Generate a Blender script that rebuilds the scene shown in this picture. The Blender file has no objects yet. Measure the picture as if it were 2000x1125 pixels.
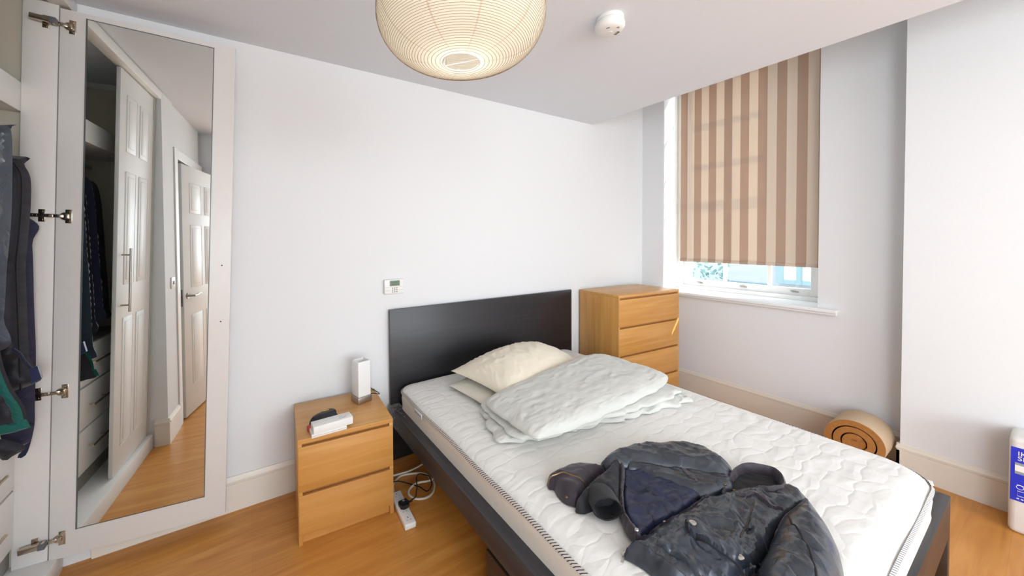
import bpy, bmesh, math, random
import numpy as np
from mathutils import Vector, Matrix, noise
from mathutils.geometry import delaunay_2d_cdt
from mathutils.bvhtree import BVHTree
random.seed(4)
scene = bpy.context.scene
COL = scene.collection
PI = math.pi
R = math.radians

# ------------------------------------------------------------------ camera
cam_d = bpy.data.cameras.new('camera'); cam = bpy.data.objects.new('camera', cam_d); COL.objects.link(cam)
yaw, pit, rol = 0.5433, -0.0198, -0.0068
c_, s_ = math.cos(yaw), math.sin(yaw)
r_ = Vector((c_, -s_, 0)); f_ = Vector((s_, c_, 0)); u_ = Vector((0, 0, 1))
F_ = f_*math.cos(pit)+u_*math.sin(pit); U_ = u_*math.cos(pit)-f_*math.sin(pit)
R3 = r_*math.cos(rol)+U_*math.sin(rol); U3 = U_*math.cos(rol)-r_*math.sin(rol)
mw = Matrix((R3, U3, -F_)).transposed().to_4x4(); mw.translation = Vector((0.0044, -2.3204, 1.4793))
cam.matrix_world = mw
cam_d.lens = 36*701.78/2000; cam_d.sensor_width = 36; cam_d.sensor_fit = 'HORIZONTAL'
cam_d.shift_x = 0.0465; cam_d.shift_y = -0.0413; cam_d.clip_start = 0.02
scene.camera = cam

# ------------------------------------------------------------------ view, sky, daylight
scene.view_settings.view_transform = 'Standard'; scene.view_settings.look = 'None'
scene.view_settings.gamma = 1; scene.view_settings.use_curve_mapping = False
scene.view_settings.exposure = 0.14
w = bpy.data.worlds.new('sky'); scene.world = w; w.use_nodes = True
bg = w.node_tree.nodes['Background']; bg.inputs[0].default_value = (0.86, 0.94, 1.0, 1); bg.inputs[1].default_value = 3.2

def area(name, loc, rot, sx, sy, power, col=(1, 1, 1)):
    l = bpy.data.lights.new(name, 'AREA'); l.shape = 'RECTANGLE'; l.size = sx; l.size_y = sy; l.energy = power; l.color = col
    o = bpy.data.objects.new(name, l); COL.objects.link(o); o.location = loc; o.rotation_euler = rot
    return o
# fill lights in two added, unseen window openings behind the camera
area('fill_light_rear', (1.2, -6.54, 1.5), (R(90), 0, 0), 2.9, 1.8, 106, (0.82, 0.915, 1.0))
area('fill_light_left', (-0.63, -3.9, 1.6), (0, R(-90), 0), 1.4, 1.3, 54, (0.82, 0.915, 1.0))
sun = bpy.data.lights.new('sun', 'SUN'); sun.energy = 9.0; sun.angle = R(0.6); sun.color = (1, 0.93, 0.82)
so = bpy.data.objects.new('sun', sun); COL.objects.link(so)
so.rotation_euler = Vector((-0.46, 0.53, -0.62)).to_track_quat('-Z', 'Y').to_euler()

# ------------------------------------------------------------------ materials
MATS = {}
def lin(c):
    return tuple(((x/255)/12.92 if x/255 <= 0.04045 else ((x/255+0.055)/1.055)**2.4) for x in c)
class NT:
    def __init__(s, name):
        s.m = bpy.data.materials.new(name); s.m.use_nodes = True; s.t = s.m.node_tree; s.p = s.t.nodes['Principled BSDF']
    def n(s, typ, **kw):
        nd = s.t.nodes.new(typ)
        for k, v in kw.items():
            if k.startswith('i_'): nd.inputs[k[2:].replace('_', ' ')].default_value = v
            else: setattr(nd, k, v)
        return nd
    def l(s, a, b): s.t.links.new(a, b)
    def ramp(s, fac, stops):
        r = s.n('ShaderNodeValToRGB'); cr = r.color_ramp
        while len(cr.elements) < len(stops): cr.elements.new(0.5)
        for e, (p, c) in zip(cr.elements, stops): e.position = p; e.color = (*c, 1)
        s.l(fac, r.inputs[0]); return r.outputs[0]
    def coords(s, scale=(1, 1, 1), rot=(0, 0, 0), kind='Object'):
        tc = s.n('ShaderNodeTexCoord'); mp = s.n('ShaderNodeMapping'); mp.inputs['Scale'].default_value = scale
        mp.inputs['Rotation'].default_value = rot; s.l(tc.outputs[kind], mp.inputs[0]); return mp.outputs[0]
    def bump(s, h, strength=0.3, dist=0.01):
        b = s.n('ShaderNodeBump'); b.inputs['Strength'].default_value = strength; b.inputs['Distance'].default_value = dist
        s.l(h, b.inputs['Height']); s.l(b.outputs[0], s.p.inputs['Normal']); return b
def plain(name, col, rough=0.5, metal=0.0, nscale=0, nstr=0.0, var=0.0, spec=0.5, sheen=0, dist=0.004):
    t = NT(name); c = lin(col); t.p.inputs['Roughness'].default_value = rough; t.p.inputs['Metallic'].default_value = metal
    t.p.inputs['Specular IOR Level'].default_value = spec
    if sheen: t.p.inputs['Sheen Weight'].default_value = sheen
    nz = t.n('ShaderNodeTexNoise'); nz.inputs['Scale'].default_value = nscale or 8; nz.inputs['Detail'].default_value = 3
    t.l(t.coords(), nz.inputs['Vector'])
    v = max(var, 0.01)
    t.l(t.ramp(nz.outputs[0], [(0.3, tuple(x*(1-v) for x in c)), (0.7, tuple(min(1, x*(1+v)) for x in c))]), t.p.inputs['Base Color'])
    if nstr: t.bump(nz.outputs[0], nstr, dist)
    MATS[name] = t.m; return t.m
def wood(name, cols, axis, rough=0.4, gs=1.0, bump=0.05):
    """grain running along the given axis"""
    t = NT(name); sc = [28*gs, 28*gs, 28*gs]; sc[axis] = 1.3*gs
    nz = t.n('ShaderNodeTexNoise'); nz.inputs['Scale'].default_value = 1.0; nz.inputs['Detail'].default_value = 5; nz.inputs['Distortion'].default_value = 0.6
    t.l(t.coords(tuple(sc)), nz.inputs['Vector'])
    sc2 = [5*gs]*3; sc2[axis] = 0.8*gs
    n2 = t.n('ShaderNodeTexNoise'); n2.inputs['Scale'].default_value = 1.0; n2.inputs['Detail'].default_value = 2
    t.l(t.coords(tuple(sc2)), n2.inputs['Vector'])
    mx = t.n('ShaderNodeMix'); mx.data_type = 'FLOAT'; mx.inputs[0].default_value = 0.4
    t.l(nz.outputs[0], mx.inputs[2]); t.l(n2.outputs[0], mx.inputs[3])
    t.l(t.ramp(mx.outputs[0], [(0.3, lin(cols[0])), (0.5, lin(cols[1])), (0.7, lin(cols[2]))]), t.p.inputs['Base Color'])
    t.p.inputs['Roughness'].default_value = rough
    if bump: t.bump(nz.outputs[0], bump, 0.002)
    MATS[name] = t.m; return t.m

wall_m = plain('wall_paint', (233, 234, 235), 0.75, nscale=120, nstr=0.04, spec=0.3)
ceil_m = plain('ceiling_paint', (230, 234, 240), 0.8, nscale=100, nstr=0.03, spec=0.2)
skirt_m = plain('skirting_gloss', (233, 226, 214), 0.35)
white_m = plain('white_gloss', (238, 237, 234), 0.45)
frame_m = plain('window_white', (240, 242, 242), 0.3)
door_m = plain('door_white', (226, 223, 219), 0.38, nscale=40, nstr=0.02)
inner_m = plain('closet_olive', (206, 201, 184), 0.7)
OAK = [(190, 130, 62), (204, 147, 76), (216, 164, 96)]
oak_x = wood('oak_grain_x', OAK, 0, 0.42); oak_z = wood('oak_grain_z', OAK, 2, 0.42)
oak_top = wood('oak_top', [(196, 138, 72), (210, 156, 88), (220, 172, 106)], 0, 0.36)
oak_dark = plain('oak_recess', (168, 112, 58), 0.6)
black_x = wood('black_brown', [(24, 23, 26), (33, 32, 36), (43, 42, 46)], 0, 0.36, 1.4, 0.04)
black_y = wood('black_brown_y', [(44, 42, 46), (56, 55, 60), (70, 69, 74)], 1, 0.42, 1.4, 0.04)
brown_y = wood('brown_side', [(48, 36, 30), (60, 46, 38), (74, 58, 48)], 1, 0.45, 1.4, 0.04)
chrome = plain('nickel', (196, 184, 166), 0.22, 1.0)
steel = plain('brushed_steel', (176, 172, 166), 0.32, 1.0, 60, 0.03)
dark_metal = plain('dark_metal', (70, 66, 64), 0.35, 0.9)
mirror_m = plain('mirror_silver', (240, 243, 241), 0.005, 1.0)
plastic_w = plain('white_plastic', (240, 239, 235), 0.35)
plastic_b = plain('black_plastic', (24, 24, 27), 0.4)
grey_pl = plain('grey_plastic', (96, 98, 104), 0.4)
lcd_m = plain('lcd_green', (112, 132, 112), 0.25)
alarm_m = plain('alarm_plastic', (236, 234, 230), 0.45)
foil = plain('blue_label', (38, 52, 196), 0.4)
grey_print = plain('grey_print', (150, 156, 160), 0.5)
shell_white = plain('package_plastic', (236, 233, 228), 0.35, nscale=14, nstr=0.15)
thread_m = plain('dark_stitch', (34, 30, 34), 0.8)
red_m = plain('red_fabric', (190, 60, 50), 0.6)
yellow_m = plain('yellow_trim', (220, 180, 40), 0.5)
brass_m = plain('aged_brass', (150, 130, 96), 0.35, 1.0)
silver_m = plain('silver_button', (205, 205, 198), 0.3, 1.0)
cable_w = plain('white_cable', (226, 218, 202), 0.45)
cable_b = plain('black_cable', (26, 24, 26), 0.45)

def floor_mat():
    t = NT('laminate_floor'); v = t.coords((1, 1, 1))
    br = t.n('ShaderNodeTexBrick'); br.offset = 0.37; br.inputs['Scale'].default_value = 1.0
    br.inputs['Brick Width'].default_value = 1.25; br.inputs['Row Height'].default_value = 0.185
    br.inputs['Mortar Size'].default_value = 0.0011; br.inputs['Mortar Smooth'].default_value = 0.3
    br.inputs['Color1'].default_value = (0.30, 0.30, 0.30, 1); br.inputs['Color2'].default_value = (0.72, 0.72, 0.72, 1); br.inputs['Mortar'].default_value = (0, 0, 0, 1)
    t.l(v, br.inputs['Vector'])
    nz = t.n('ShaderNodeTexNoise'); nz.inputs['Scale'].default_value = 1; nz.inputs['Detail'].default_value = 6; nz.inputs['Distortion'].default_value = 1.2
    t.l(t.coords((1.6, 22, 1)), nz.inputs['Vector'])
    n2 = t.n('ShaderNodeTexNoise'); n2.inputs['Scale'].default_value = 1; n2.inputs['Detail'].default_value = 3; n2.inputs['Distortion'].default_value = 1.5
    t.l(t.coords((1.1, 6, 1)), n2.inputs['Vector'])
    mx = t.n('ShaderNodeMix'); mx.data_type = 'FLOAT'; mx.inputs[0].default_value = 0.5
    t.l(nz.outputs[0], mx.inputs[2]); t.l(n2.outputs[0], mx.inputs[3])
    m2 = t.n('ShaderNodeMix'); m2.data_type = 'FLOAT'; m2.inputs[0].default_value = 0.16
    t.l(mx.outputs[0], m2.inputs[2]); t.l(br.outputs[0], m2.inputs[3])
    t.l(t.ramp(m2.outputs[0], [(0.28, lin((158, 96, 38))), (0.45, lin((198, 132, 58))), (0.57, lin((212, 148, 72))), (0.75, lin((226, 168, 92)))]), t.p.inputs['Base Color'])
    t.p.inputs['Roughness'].default_value = 0.36
    t.bump(nz.outputs[0], 0.05, 0.002); return t.m
floor_m = floor_mat()

def fabric(name, col, rough=0.9, wscale=60, wstr=0.2, sheen=0.2, var=0.03, weave=True, dist=0.003, spec=0.3, stretch=(1, 1, 1)):
    t = NT(name); c = lin(col)
    nz = t.n('ShaderNodeTexNoise'); nz.inputs['Scale'].default_value = wscale; nz.inputs['Detail'].default_value = 4; nz.inputs['Distortion'].default_value = 0.7
    t.l(t.coords(stretch), nz.inputs['Vector'])
    t.l(t.ramp(nz.outputs[0], [(0.3, tuple(x*(1-var) for x in c)), (0.7, tuple(min(1, x*(1+var)) for x in c))]), t.p.inputs['Base Color'])
    t.p.inputs['Roughness'].default_value = rough; t.p.inputs['Sheen Weight'].default_value = sheen
    t.p.inputs['Specular IOR Level'].default_value = spec
    t.bump(nz.outputs[0], wstr, dist); return t.m
pillow_m = fabric('cream_cotton', (236, 226, 204), 0.8, 9, 0.25, 0.3, dist=0.012)
pillow2_m = fabric('ivory_cotton', (230, 224, 208), 0.8, 9, 0.2, 0.3, dist=0.012)
duvet_m = fabric('grey_cotton', (214, 214, 206), 0.85, 10, 0.35, 0.3, dist=0.012, stretch=(0.6, 2.6, 1))
mat_side_m = fabric('mattress_knit', (228, 220, 208), 0.85, 30, 0.15)
shell_m = fabric('waxed_navy_shell', (44, 49, 57), 0.27, 18, 0.4, 0.0, 0.08, dist=0.007, spec=0.9, stretch=(1, 1.8, 1))
shell2_m = fabric('waxed_navy_flap', (50, 56, 66), 0.28, 24, 0.25, 0.0, 0.08, dist=0.005, spec=0.9)
shell_b = fabric('dark_plum_trim', (56, 48, 56), 0.45, 60, 0.3, 0.2, 0.12, dist=0.004)
inside_m = fabric('black_facing', (26, 26, 30), 0.6, 40, 0.3, 0.1, 0.1)
for m_ in (shell_m, shell2_m): m_.node_tree.nodes['Principled BSDF'].inputs['Specular Tint'].default_value = (0.84, 0.92, 1.0, 1)  # blue tint puts the sky's colour into the shell's highlights
def lining_mat():
    t = NT('navy_quilted_lining'); v = t.coords((1, 1, 1), (0, 0, R(20)))
    vo = t.n('ShaderNodeTexVoronoi'); vo.feature = 'DISTANCE_TO_EDGE'; vo.inputs['Scale'].default_value = 13; vo.inputs['Randomness'].default_value = 0.25
    t.l(v, vo.inputs['Vector'])
    t.l(t.ramp(vo.outputs['Distance'], [(0.0, lin((14, 18, 34))), (0.05, lin((30, 38, 64))), (0.5, lin((40, 50, 80)))]), t.p.inputs['Base Color'])
    t.p.inputs['Roughness'].default_value = 0.38
    r2 = t.ramp(vo.outputs['Distance'], [(0, (0, 0, 0)), (0.35, (1, 1, 1))])
    t.bump(r2, 0.5, 0.01); return t.m
lining_m = lining_mat()
def quilt_mat():
    t = NT('quilted_mattress_cover')
    tc = t.n('ShaderNodeTexCoord'); mp = t.n('ShaderNodeMapping'); t.l(tc.outputs['Object'], mp.inputs[0])
    nz = t.n('ShaderNodeTexNoise'); nz.inputs['Scale'].default_value = 6; t.l(mp.outputs[0], nz.inputs['Vector'])
    wv = t.n('ShaderNodeTexWave'); wv.wave_type = 'BANDS'; wv.bands_direction = 'Y'; wv.inputs['Scale'].default_value = 4.2
    wv.inputs['Distortion'].default_value = 4.5; wv.inputs['Detail'].default_value = 0; wv.inputs['Detail Scale'].default_value = 1.9
    t.l(mp.outputs[0], wv.inputs['Vector'])
    vo = t.n('ShaderNodeTexVoronoi'); vo.feature = 'DISTANCE_TO_EDGE'; vo.inputs['Scale'].default_value = 1.0; vo.inputs['Randomness'].default_value = 0.55
    nd = t.n('ShaderNodeTexNoise'); nd.inputs['Scale'].default_value = 9; nd.inputs['Detail'].default_value = 1; t.l(t.coords(), nd.inputs['Vector'])
    va = t.n('ShaderNodeVectorMath'); va.operation = 'MULTIPLY_ADD'; va.inputs[1].default_value = (0.9, 0.9, 0); t.l(nd.outputs['Color'], va.inputs[0]); t.l(t.coords((7.5, 15, 1)), va.inputs[2])
    t.l(va.outputs[0], vo.inputs['Vector'])
    r1 = t.ramp(vo.outputs['Distance'], [(0.0, (0, 0, 0)), (0.12, (0.6, 0.6, 0.6)), (0.35, (1, 1, 1))])
    r2 = t.ramp(wv.outputs[0], [(0.0, (0, 0, 0)), (0.5, (1, 1, 1))])
    mx = t.n('ShaderNodeMix'); mx.data_type = 'RGBA'; mx.blend_type = 'MULTIPLY'; mx.inputs[0].default_value = 0.55
    t.l(r1, mx.inputs[6]); t.l(r2, mx.inputs[7])
    n3 = t.n('ShaderNodeTexNoise'); n3.inputs['Scale'].default_value = 1; n3.inputs['Detail'].default_value = 3; t.l(t.coords((18, 70, 18)), n3.inputs['Vector'])
    m3 = t.n('ShaderNodeMix'); m3.data_type = 'RGBA'; m3.inputs[0].default_value = 0.25; t.l(mx.outputs[2], m3.inputs[6]); t.l(n3.outputs[0], m3.inputs[7])
    t.p.inputs['Base Color'].default_value = (*lin((240, 238, 232)), 1); t.p.inputs['Roughness'].default_value = 0.85
    t.p.inputs['Sheen Weight'].default_value = 0.2
    t.bump(m3.outputs[2], 0.26, 0.012); return t.m
quilt_m = quilt_mat()
def zip_mat():
    t = NT('black_white_zip_tape'); sp = t.n('ShaderNodeSeparateXYZ'); t.l(t.coords(), sp.inputs[0])
    ad = t.n('ShaderNodeMath'); ad.operation = 'ADD'; t.l(sp.outputs[0], ad.inputs[0]); t.l(sp.outputs[1], ad.inputs[1])
    a2 = t.n('ShaderNodeMath'); a2.operation = 'ADD'; t.l(ad.outputs[0], a2.inputs[0]); t.l(sp.outputs[2], a2.inputs[1])
    mu = t.n('ShaderNodeMath'); mu.operation = 'MULTIPLY'; mu.inputs[1].default_value = 2*PI/0.0125; t.l(a2.outputs[0], mu.inputs[0])
    sn = t.n('ShaderNodeMath'); sn.operation = 'SINE'; t.l(mu.outputs[0], sn.inputs[0])
    t.l(t.ramp(sn.outputs[0], [(0.42, lin((232, 230, 226))), (0.58, lin((58, 62, 70)))]), t.p.inputs['Base Color'])
    t.p.inputs['Roughness'].default_value = 0.7; return t.m
zip_m = zip_mat()
def blind_mat():
    t = NT('striped_blind'); sp = t.n('ShaderNodeSeparateXYZ'); t.l(t.coords(), sp.inputs[0])
    a = t.n('ShaderNodeMath'); a.operation = 'ADD'; a.inputs[1].default_value = 0.419+12.8; t.l(sp.outputs[1], a.inputs[0])
    m = t.n('ShaderNodeMath'); m.operation = 'DIVIDE'; m.inputs[1].default_value = 0.1275; t.l(a.outputs[0], m.inputs[0])
    fr = t.n('ShaderNodeMath'); fr.operation = 'FRACT'; t.l(m.outputs[0], fr.inputs[0])
    col = t.ramp(fr.outputs[0], [(0.49, lin((238, 223, 206))), (0.51, lin((204, 177, 156)))])
    nz = t.n('ShaderNodeTexNoise'); nz.inputs['Scale'].default_value = 1; t.l(t.coords((300, 300, 20)), nz.inputs['Vector'])
    t.l(col, t.p.inputs['Base Color']); t.p.inputs['Roughness'].default_value = 0.8
    t.bump(nz.outputs[0], 0.1, 0.001)
    tr = t.n('ShaderNodeBsdfTranslucent'); t.l(col, tr.inputs[0])
    mx = t.n('ShaderNodeMixShader'); mx.inputs[0].default_value = 0.28
    t.l(t.p.outputs[0], mx.inputs[1]); t.l(tr.outputs[0], mx.inputs[2]); t.l(mx.outputs[0], t.t.nodes['Material Output'].inputs[0]); return t.m
blind_m = blind_mat()
def paper_mat():
    t = NT('rice_paper'); sp = t.n('ShaderNodeSeparateXYZ'); t.l(t.coords(), sp.inputs[0])
    at = t.n('ShaderNodeMath'); at.operation = 'ARCTAN2'; t.l(sp.outputs[1], at.inputs[0]); t.l(sp.outputs[0], at.inputs[1])
    m = t.n('ShaderNodeMath'); m.operation = 'MULTIPLY'; m.inputs[1].default_value = 10/(2*PI); t.l(at.outputs[0], m.inputs[0])
    fr = t.n('ShaderNodeMath'); fr.operation = 'FRACT'; t.l(m.outputs[0], fr.inputs[0])
    nz = t.n('ShaderNodeTexNoise'); nz.inputs['Scale'].default_value = 14; t.l(t.coords((1, 1, 6)), nz.inputs['Vector'])
    col = t.ramp(fr.outputs[0], [(0.0, lin((232, 222, 206))), (0.035, lin((232, 222, 206))), (0.045, lin((250, 246, 236)))])
    t.l(col, t.p.inputs['Base Color']); t.p.inputs['Roughness'].default_value = 0.7; t.bump(nz.outputs[0], 0.25, 0.004)
    tr = t.n('ShaderNodeBsdfTranslucent'); t.l(col, tr.inputs[0])
    mx = t.n('ShaderNodeMixShader'); mx.inputs[0].default_value = 0.45
    t.l(t.p.outputs[0], mx.inputs[1]); t.l(tr.outputs[0], mx.inputs[2]); t.l(mx.outputs[0], t.t.nodes['Material Output'].inputs[0]); return t.m
paper_m = paper_mat()
def glass_mat(name, tint=(1, 1, 1), gloss=0.06):
    t = NT(name); tr = t.n('ShaderNodeBsdfTransparent'); tr.inputs[0].default_value = (*tint, 1)
    g = t.n('ShaderNodeBsdfGlossy'); g.inputs['Roughness'].default_value = 0.02
    mx = t.n('ShaderNodeMixShader'); mx.inputs[0].default_value = gloss
    t.l(tr.outputs[0], mx.inputs[1]); t.l(g.outputs[0], mx.inputs[2]); t.l(mx.outputs[0], t.t.nodes['Material Output'].inputs[0]); return t.m
glass_m = glass_mat('window_glass', (0.96, 0.98, 0.98))
poly_m = glass_mat('clear_tape', (0.92, 0.92, 0.9), 0.12)
opal_m = plain('opal_glass', (240, 241, 240), 0.25, spec=0.6)
card_m = plain('corrugated_card', (176, 118, 58), 0.8, nscale=60, nstr=0.2, var=0.08)
kraft_m = plain('kraft_outer', (206, 180, 148), 0.8, nscale=90, nstr=0.2, var=0.04)
bulb_m = NT('lit_bulb'); bulb_m.p.inputs['Emission Color'].default_value = (1, 0.93, 0.80, 1); bulb_m.p.inputs['Emission Strength'].default_value = 3; bulb_m = bulb_m.m

# ------------------------------------------------------------------ building helpers
def newobj(name, me, mat, parent=None, smooth=True):
    o = bpy.data.objects.new(name, me); COL.objects.link(o)
    if mat: me.materials.append(mat)
    if smooth:
        for p in me.polygons: p.use_smooth = True
        try: me.set_sharp_from_angle(angle=R(38))
        except Exception: pass
    if parent: o.parent = parent
    return o
def tag(o, label, cat, group=None):
    o['label'] = label; o['category'] = cat
    if group: o['group'] = group
    return o
def empty(name, loc=(0, 0, 0), rz=0, label=None, cat=None, group=None):
    o = bpy.data.objects.new(name, None); COL.objects.link(o); o.location = loc; o.rotation_euler = (0, 0, rz); o.empty_display_size = 0.1
    if label: tag(o, label, cat, group)
    return o
class B:
    def __init__(s): s.bm = bmesh.new()
    def box(s, x0, x1, y0, y1, z0, z1, bev=0.0, seg=2, rot=None, piv=None):
        bm = bmesh.new(); bmesh.ops.create_cube(bm, size=1)
        for v in bm.verts: v.co = Vector(((x0+x1)/2+v.co.x*(x1-x0), (y0+y1)/2+v.co.y*(y1-y0), (z0+z1)/2+v.co.z*(z1-z0)))
        if bev: bmesh.ops.bevel(bm, geom=list(bm.edges), offset=bev, segments=seg, profile=0.5, affect='EDGES')
        if rot is not None:
            p = Vector(piv) if piv else Vector(((x0+x1)/2, (y0+y1)/2, (z0+z1)/2))
            for v in bm.verts: v.co = rot @ (v.co-p)+p
        s.add(bm); return s
    def add(s, bm):
        me = bpy.data.meshes.new('tmp'); bm.to_mesh(me); bm.free(); s.bm.from_mesh(me); bpy.data.meshes.remove(me)
    def cyl(s, p0, p1, r, r2=None, n=24, bev=0):
        p0, p1 = Vector(p0), Vector(p1); d = p1-p0; bm = bmesh.new()
        bmesh.ops.create_cone(bm, cap_ends=True, segments=n, radius1=r, radius2=r if r2 is None else r2, depth=d.length)
        if bev: bmesh.ops.bevel(bm, geom=[e for e in bm.edges if abs(e.verts[0].co.z-e.verts[1].co.z) < 1e-6], offset=bev, segments=2, affect='EDGES')
        q = d.to_track_quat('Z', 'Y').to_matrix()
        for v in bm.verts: v.co = q @ v.co + (p0+p1)/2
        s.add(bm); return s
    def tube(s, pts, r, n=8, closed=False):
        pts = [Vector(p) for p in pts]; rings = []; N = len(pts); up = None
        for i, p in enumerate(pts):
            if closed: t = pts[(i+1) % N]-pts[i-1]
            else: t = pts[min(i+1, N-1)]-pts[max(i-1, 0)]
            if t.length < 1e-9: t = Vector((1, 0, 0))
            t.normalize()
            if up is None:
                up = Vector((0, 0, 1)) if abs(t.z) < 0.9 else Vector((1, 0, 0))
            up = (up-t*up.dot(t)); up = up.normalized() if up.length > 1e-6 else t.orthogonal().normalized()
            b = t.cross(up); rr = r[i] if isinstance(r, (list, tuple)) else r
            rings.append([s.bm.verts.new(p+(up*math.cos(a)+b*math.sin(a))*rr) for a in [2*PI*k/n for k in range(n)]])
        for i in range(N if closed else N-1):
            A, C = rings[i], rings[(i+1) % N]
            for k in range(n):
                try: s.bm.faces.new((A[k], A[(k+1) % n], C[(k+1) % n], C[k]))
                except ValueError: pass
        if not closed:
            s.bm.faces.new(rings[0][::-1]); s.bm.faces.new(rings[-1])
        return s
    def lathe(s, prof, n=48, c=(0, 0, 0), caps=False):
        rings = []
        for (rr, z) in prof:
            rings.append([s.bm.verts.new((c[0]+rr*math.cos(2*PI*k/n), c[1]+rr*math.sin(2*PI*k/n), c[2]+z)) for k in range(n)])
        for i in range(len(rings)-1):
            for k in range(n): s.bm.faces.new((rings[i][k], rings[i][(k+1) % n], rings[i+1][(k+1) % n], rings[i+1][k]))
        if caps: s.bm.faces.new(rings[0][::-1]); s.bm.faces.new(rings[-1])
        return s
    def prism(s, poly, z0, z1, bev=0):
        bm = bmesh.new(); lo = [bm.verts.new((x, y, z0)) for x, y in poly]; hi = [bm.verts.new((x, y, z1)) for x, y in poly]; n = len(poly)
        bm.faces.new(lo[::-1]); bm.faces.new(hi)
        for k in range(n): bm.faces.new((lo[k], lo[(k+1) % n], hi[(k+1) % n], hi[k]))
        if bev: bmesh.ops.bevel(bm, geom=[e for e in bm.edges if abs(e.verts[0].co.z-e.verts[1].co.z) < 1e-6], offset=bev, segments=2, affect='EDGES')
        s.add(bm); return s
    def xf(s, M):
        for v in s.bm.verts: v.co = M @ v.co
        return s
    def make(s, name, mat, parent=None, smooth=True):
        bmesh.ops.recalc_face_normals(s.bm, faces=list(s.bm.faces))
        me = bpy.data.meshes.new(name); s.bm.to_mesh(me); s.bm.free(); return newobj(name, me, mat, parent, smooth)
def struct(b, name, mat, smooth=False):
    o = b.make(name, mat, None, smooth); o['kind'] = 'structure'; return o
def text_mesh(name, body, size, mat, parent, M, extrude=0.0004):
    cu = bpy.data.curves.new(name, 'FONT'); cu.body = body; cu.size = size; cu.extrude = extrude; cu.resolution_u = 3
    o = bpy.data.objects.new(name, cu); COL.objects.link(o); bpy.context.view_layer.update()
    me = bpy.data.meshes.new_from_object(o.evaluated_get(bpy.context.evaluated_depsgraph_get()))
    bpy.data.objects.remove(o); bpy.data.curves.remove(cu); me.transform(M); me.name = name
    return newobj(name, me, mat, parent, False)
def smooth_closed(pts, per=6):
    out = []; n = len(pts)
    for i in range(n):
        p0, p1, p2, p3 = [Vector(pts[(i+k-1) % n]) for k in range(4)]
        for k in range(per):
            t = k/per
            out.append(0.5*((2*p1)+(-p0+p2)*t+(2*p0-5*p1+4*p2-p3)*t*t+(-p0+3*p1-3*p2+p3)*t**3))
    return out
def smooth_open(pts, per=8):
    P = [Vector(p) for p in pts]; P = [2*P[0]-P[1]]+P+[2*P[-1]-P[-2]]; out = []
    for i in range(1, len(P)-2):
        p0, p1, p2, p3 = P[i-1:i+3]
        for k in range(per):
            t = k/per; out.append(0.5*((2*p1)+(-p0+p2)*t+(2*p0-5*p1+4*p2-p3)*t*t+(-p0+3*p1-3*p2+p3)*t**3))
    out.append(P[-2]); return out
def resample(pts, step, closed=True):
    P = [np.array(p[:2], float) for p in pts]
    if closed: P.append(P[0])
    P = np.array(P); d = np.r_[0, np.cumsum(np.linalg.norm(np.diff(P, axis=0), axis=1))]
    n = max(8, int(d[-1]/step)); t = np.linspace(0, d[-1], n+1)[:-1] if closed else np.linspace(0, d[-1], n)
    return np.c_[np.interp(t, d, P[:, 0]), np.interp(t, d, P[:, 1])]
def wrinkle(x, y, amp, sc, ang, stretch, seed):
    ca, sa = math.cos(ang), math.sin(ang); a = (x*ca+y*sa)*sc; b = (-x*sa+y*ca)*sc*stretch
    wx = noise.noise(Vector((a*0.7, b*0.35, seed+7.1)))*0.9
    n1 = noise.noise(Vector((a, b+wx*1.5, seed))); n2 = noise.noise(Vector((a*2.1+3, b*2.1+wx*2, seed+3.3)))
    return amp*((1-2.2*abs(n1))*0.75+(1-2.2*abs(n2))*0.32-0.3)
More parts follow.
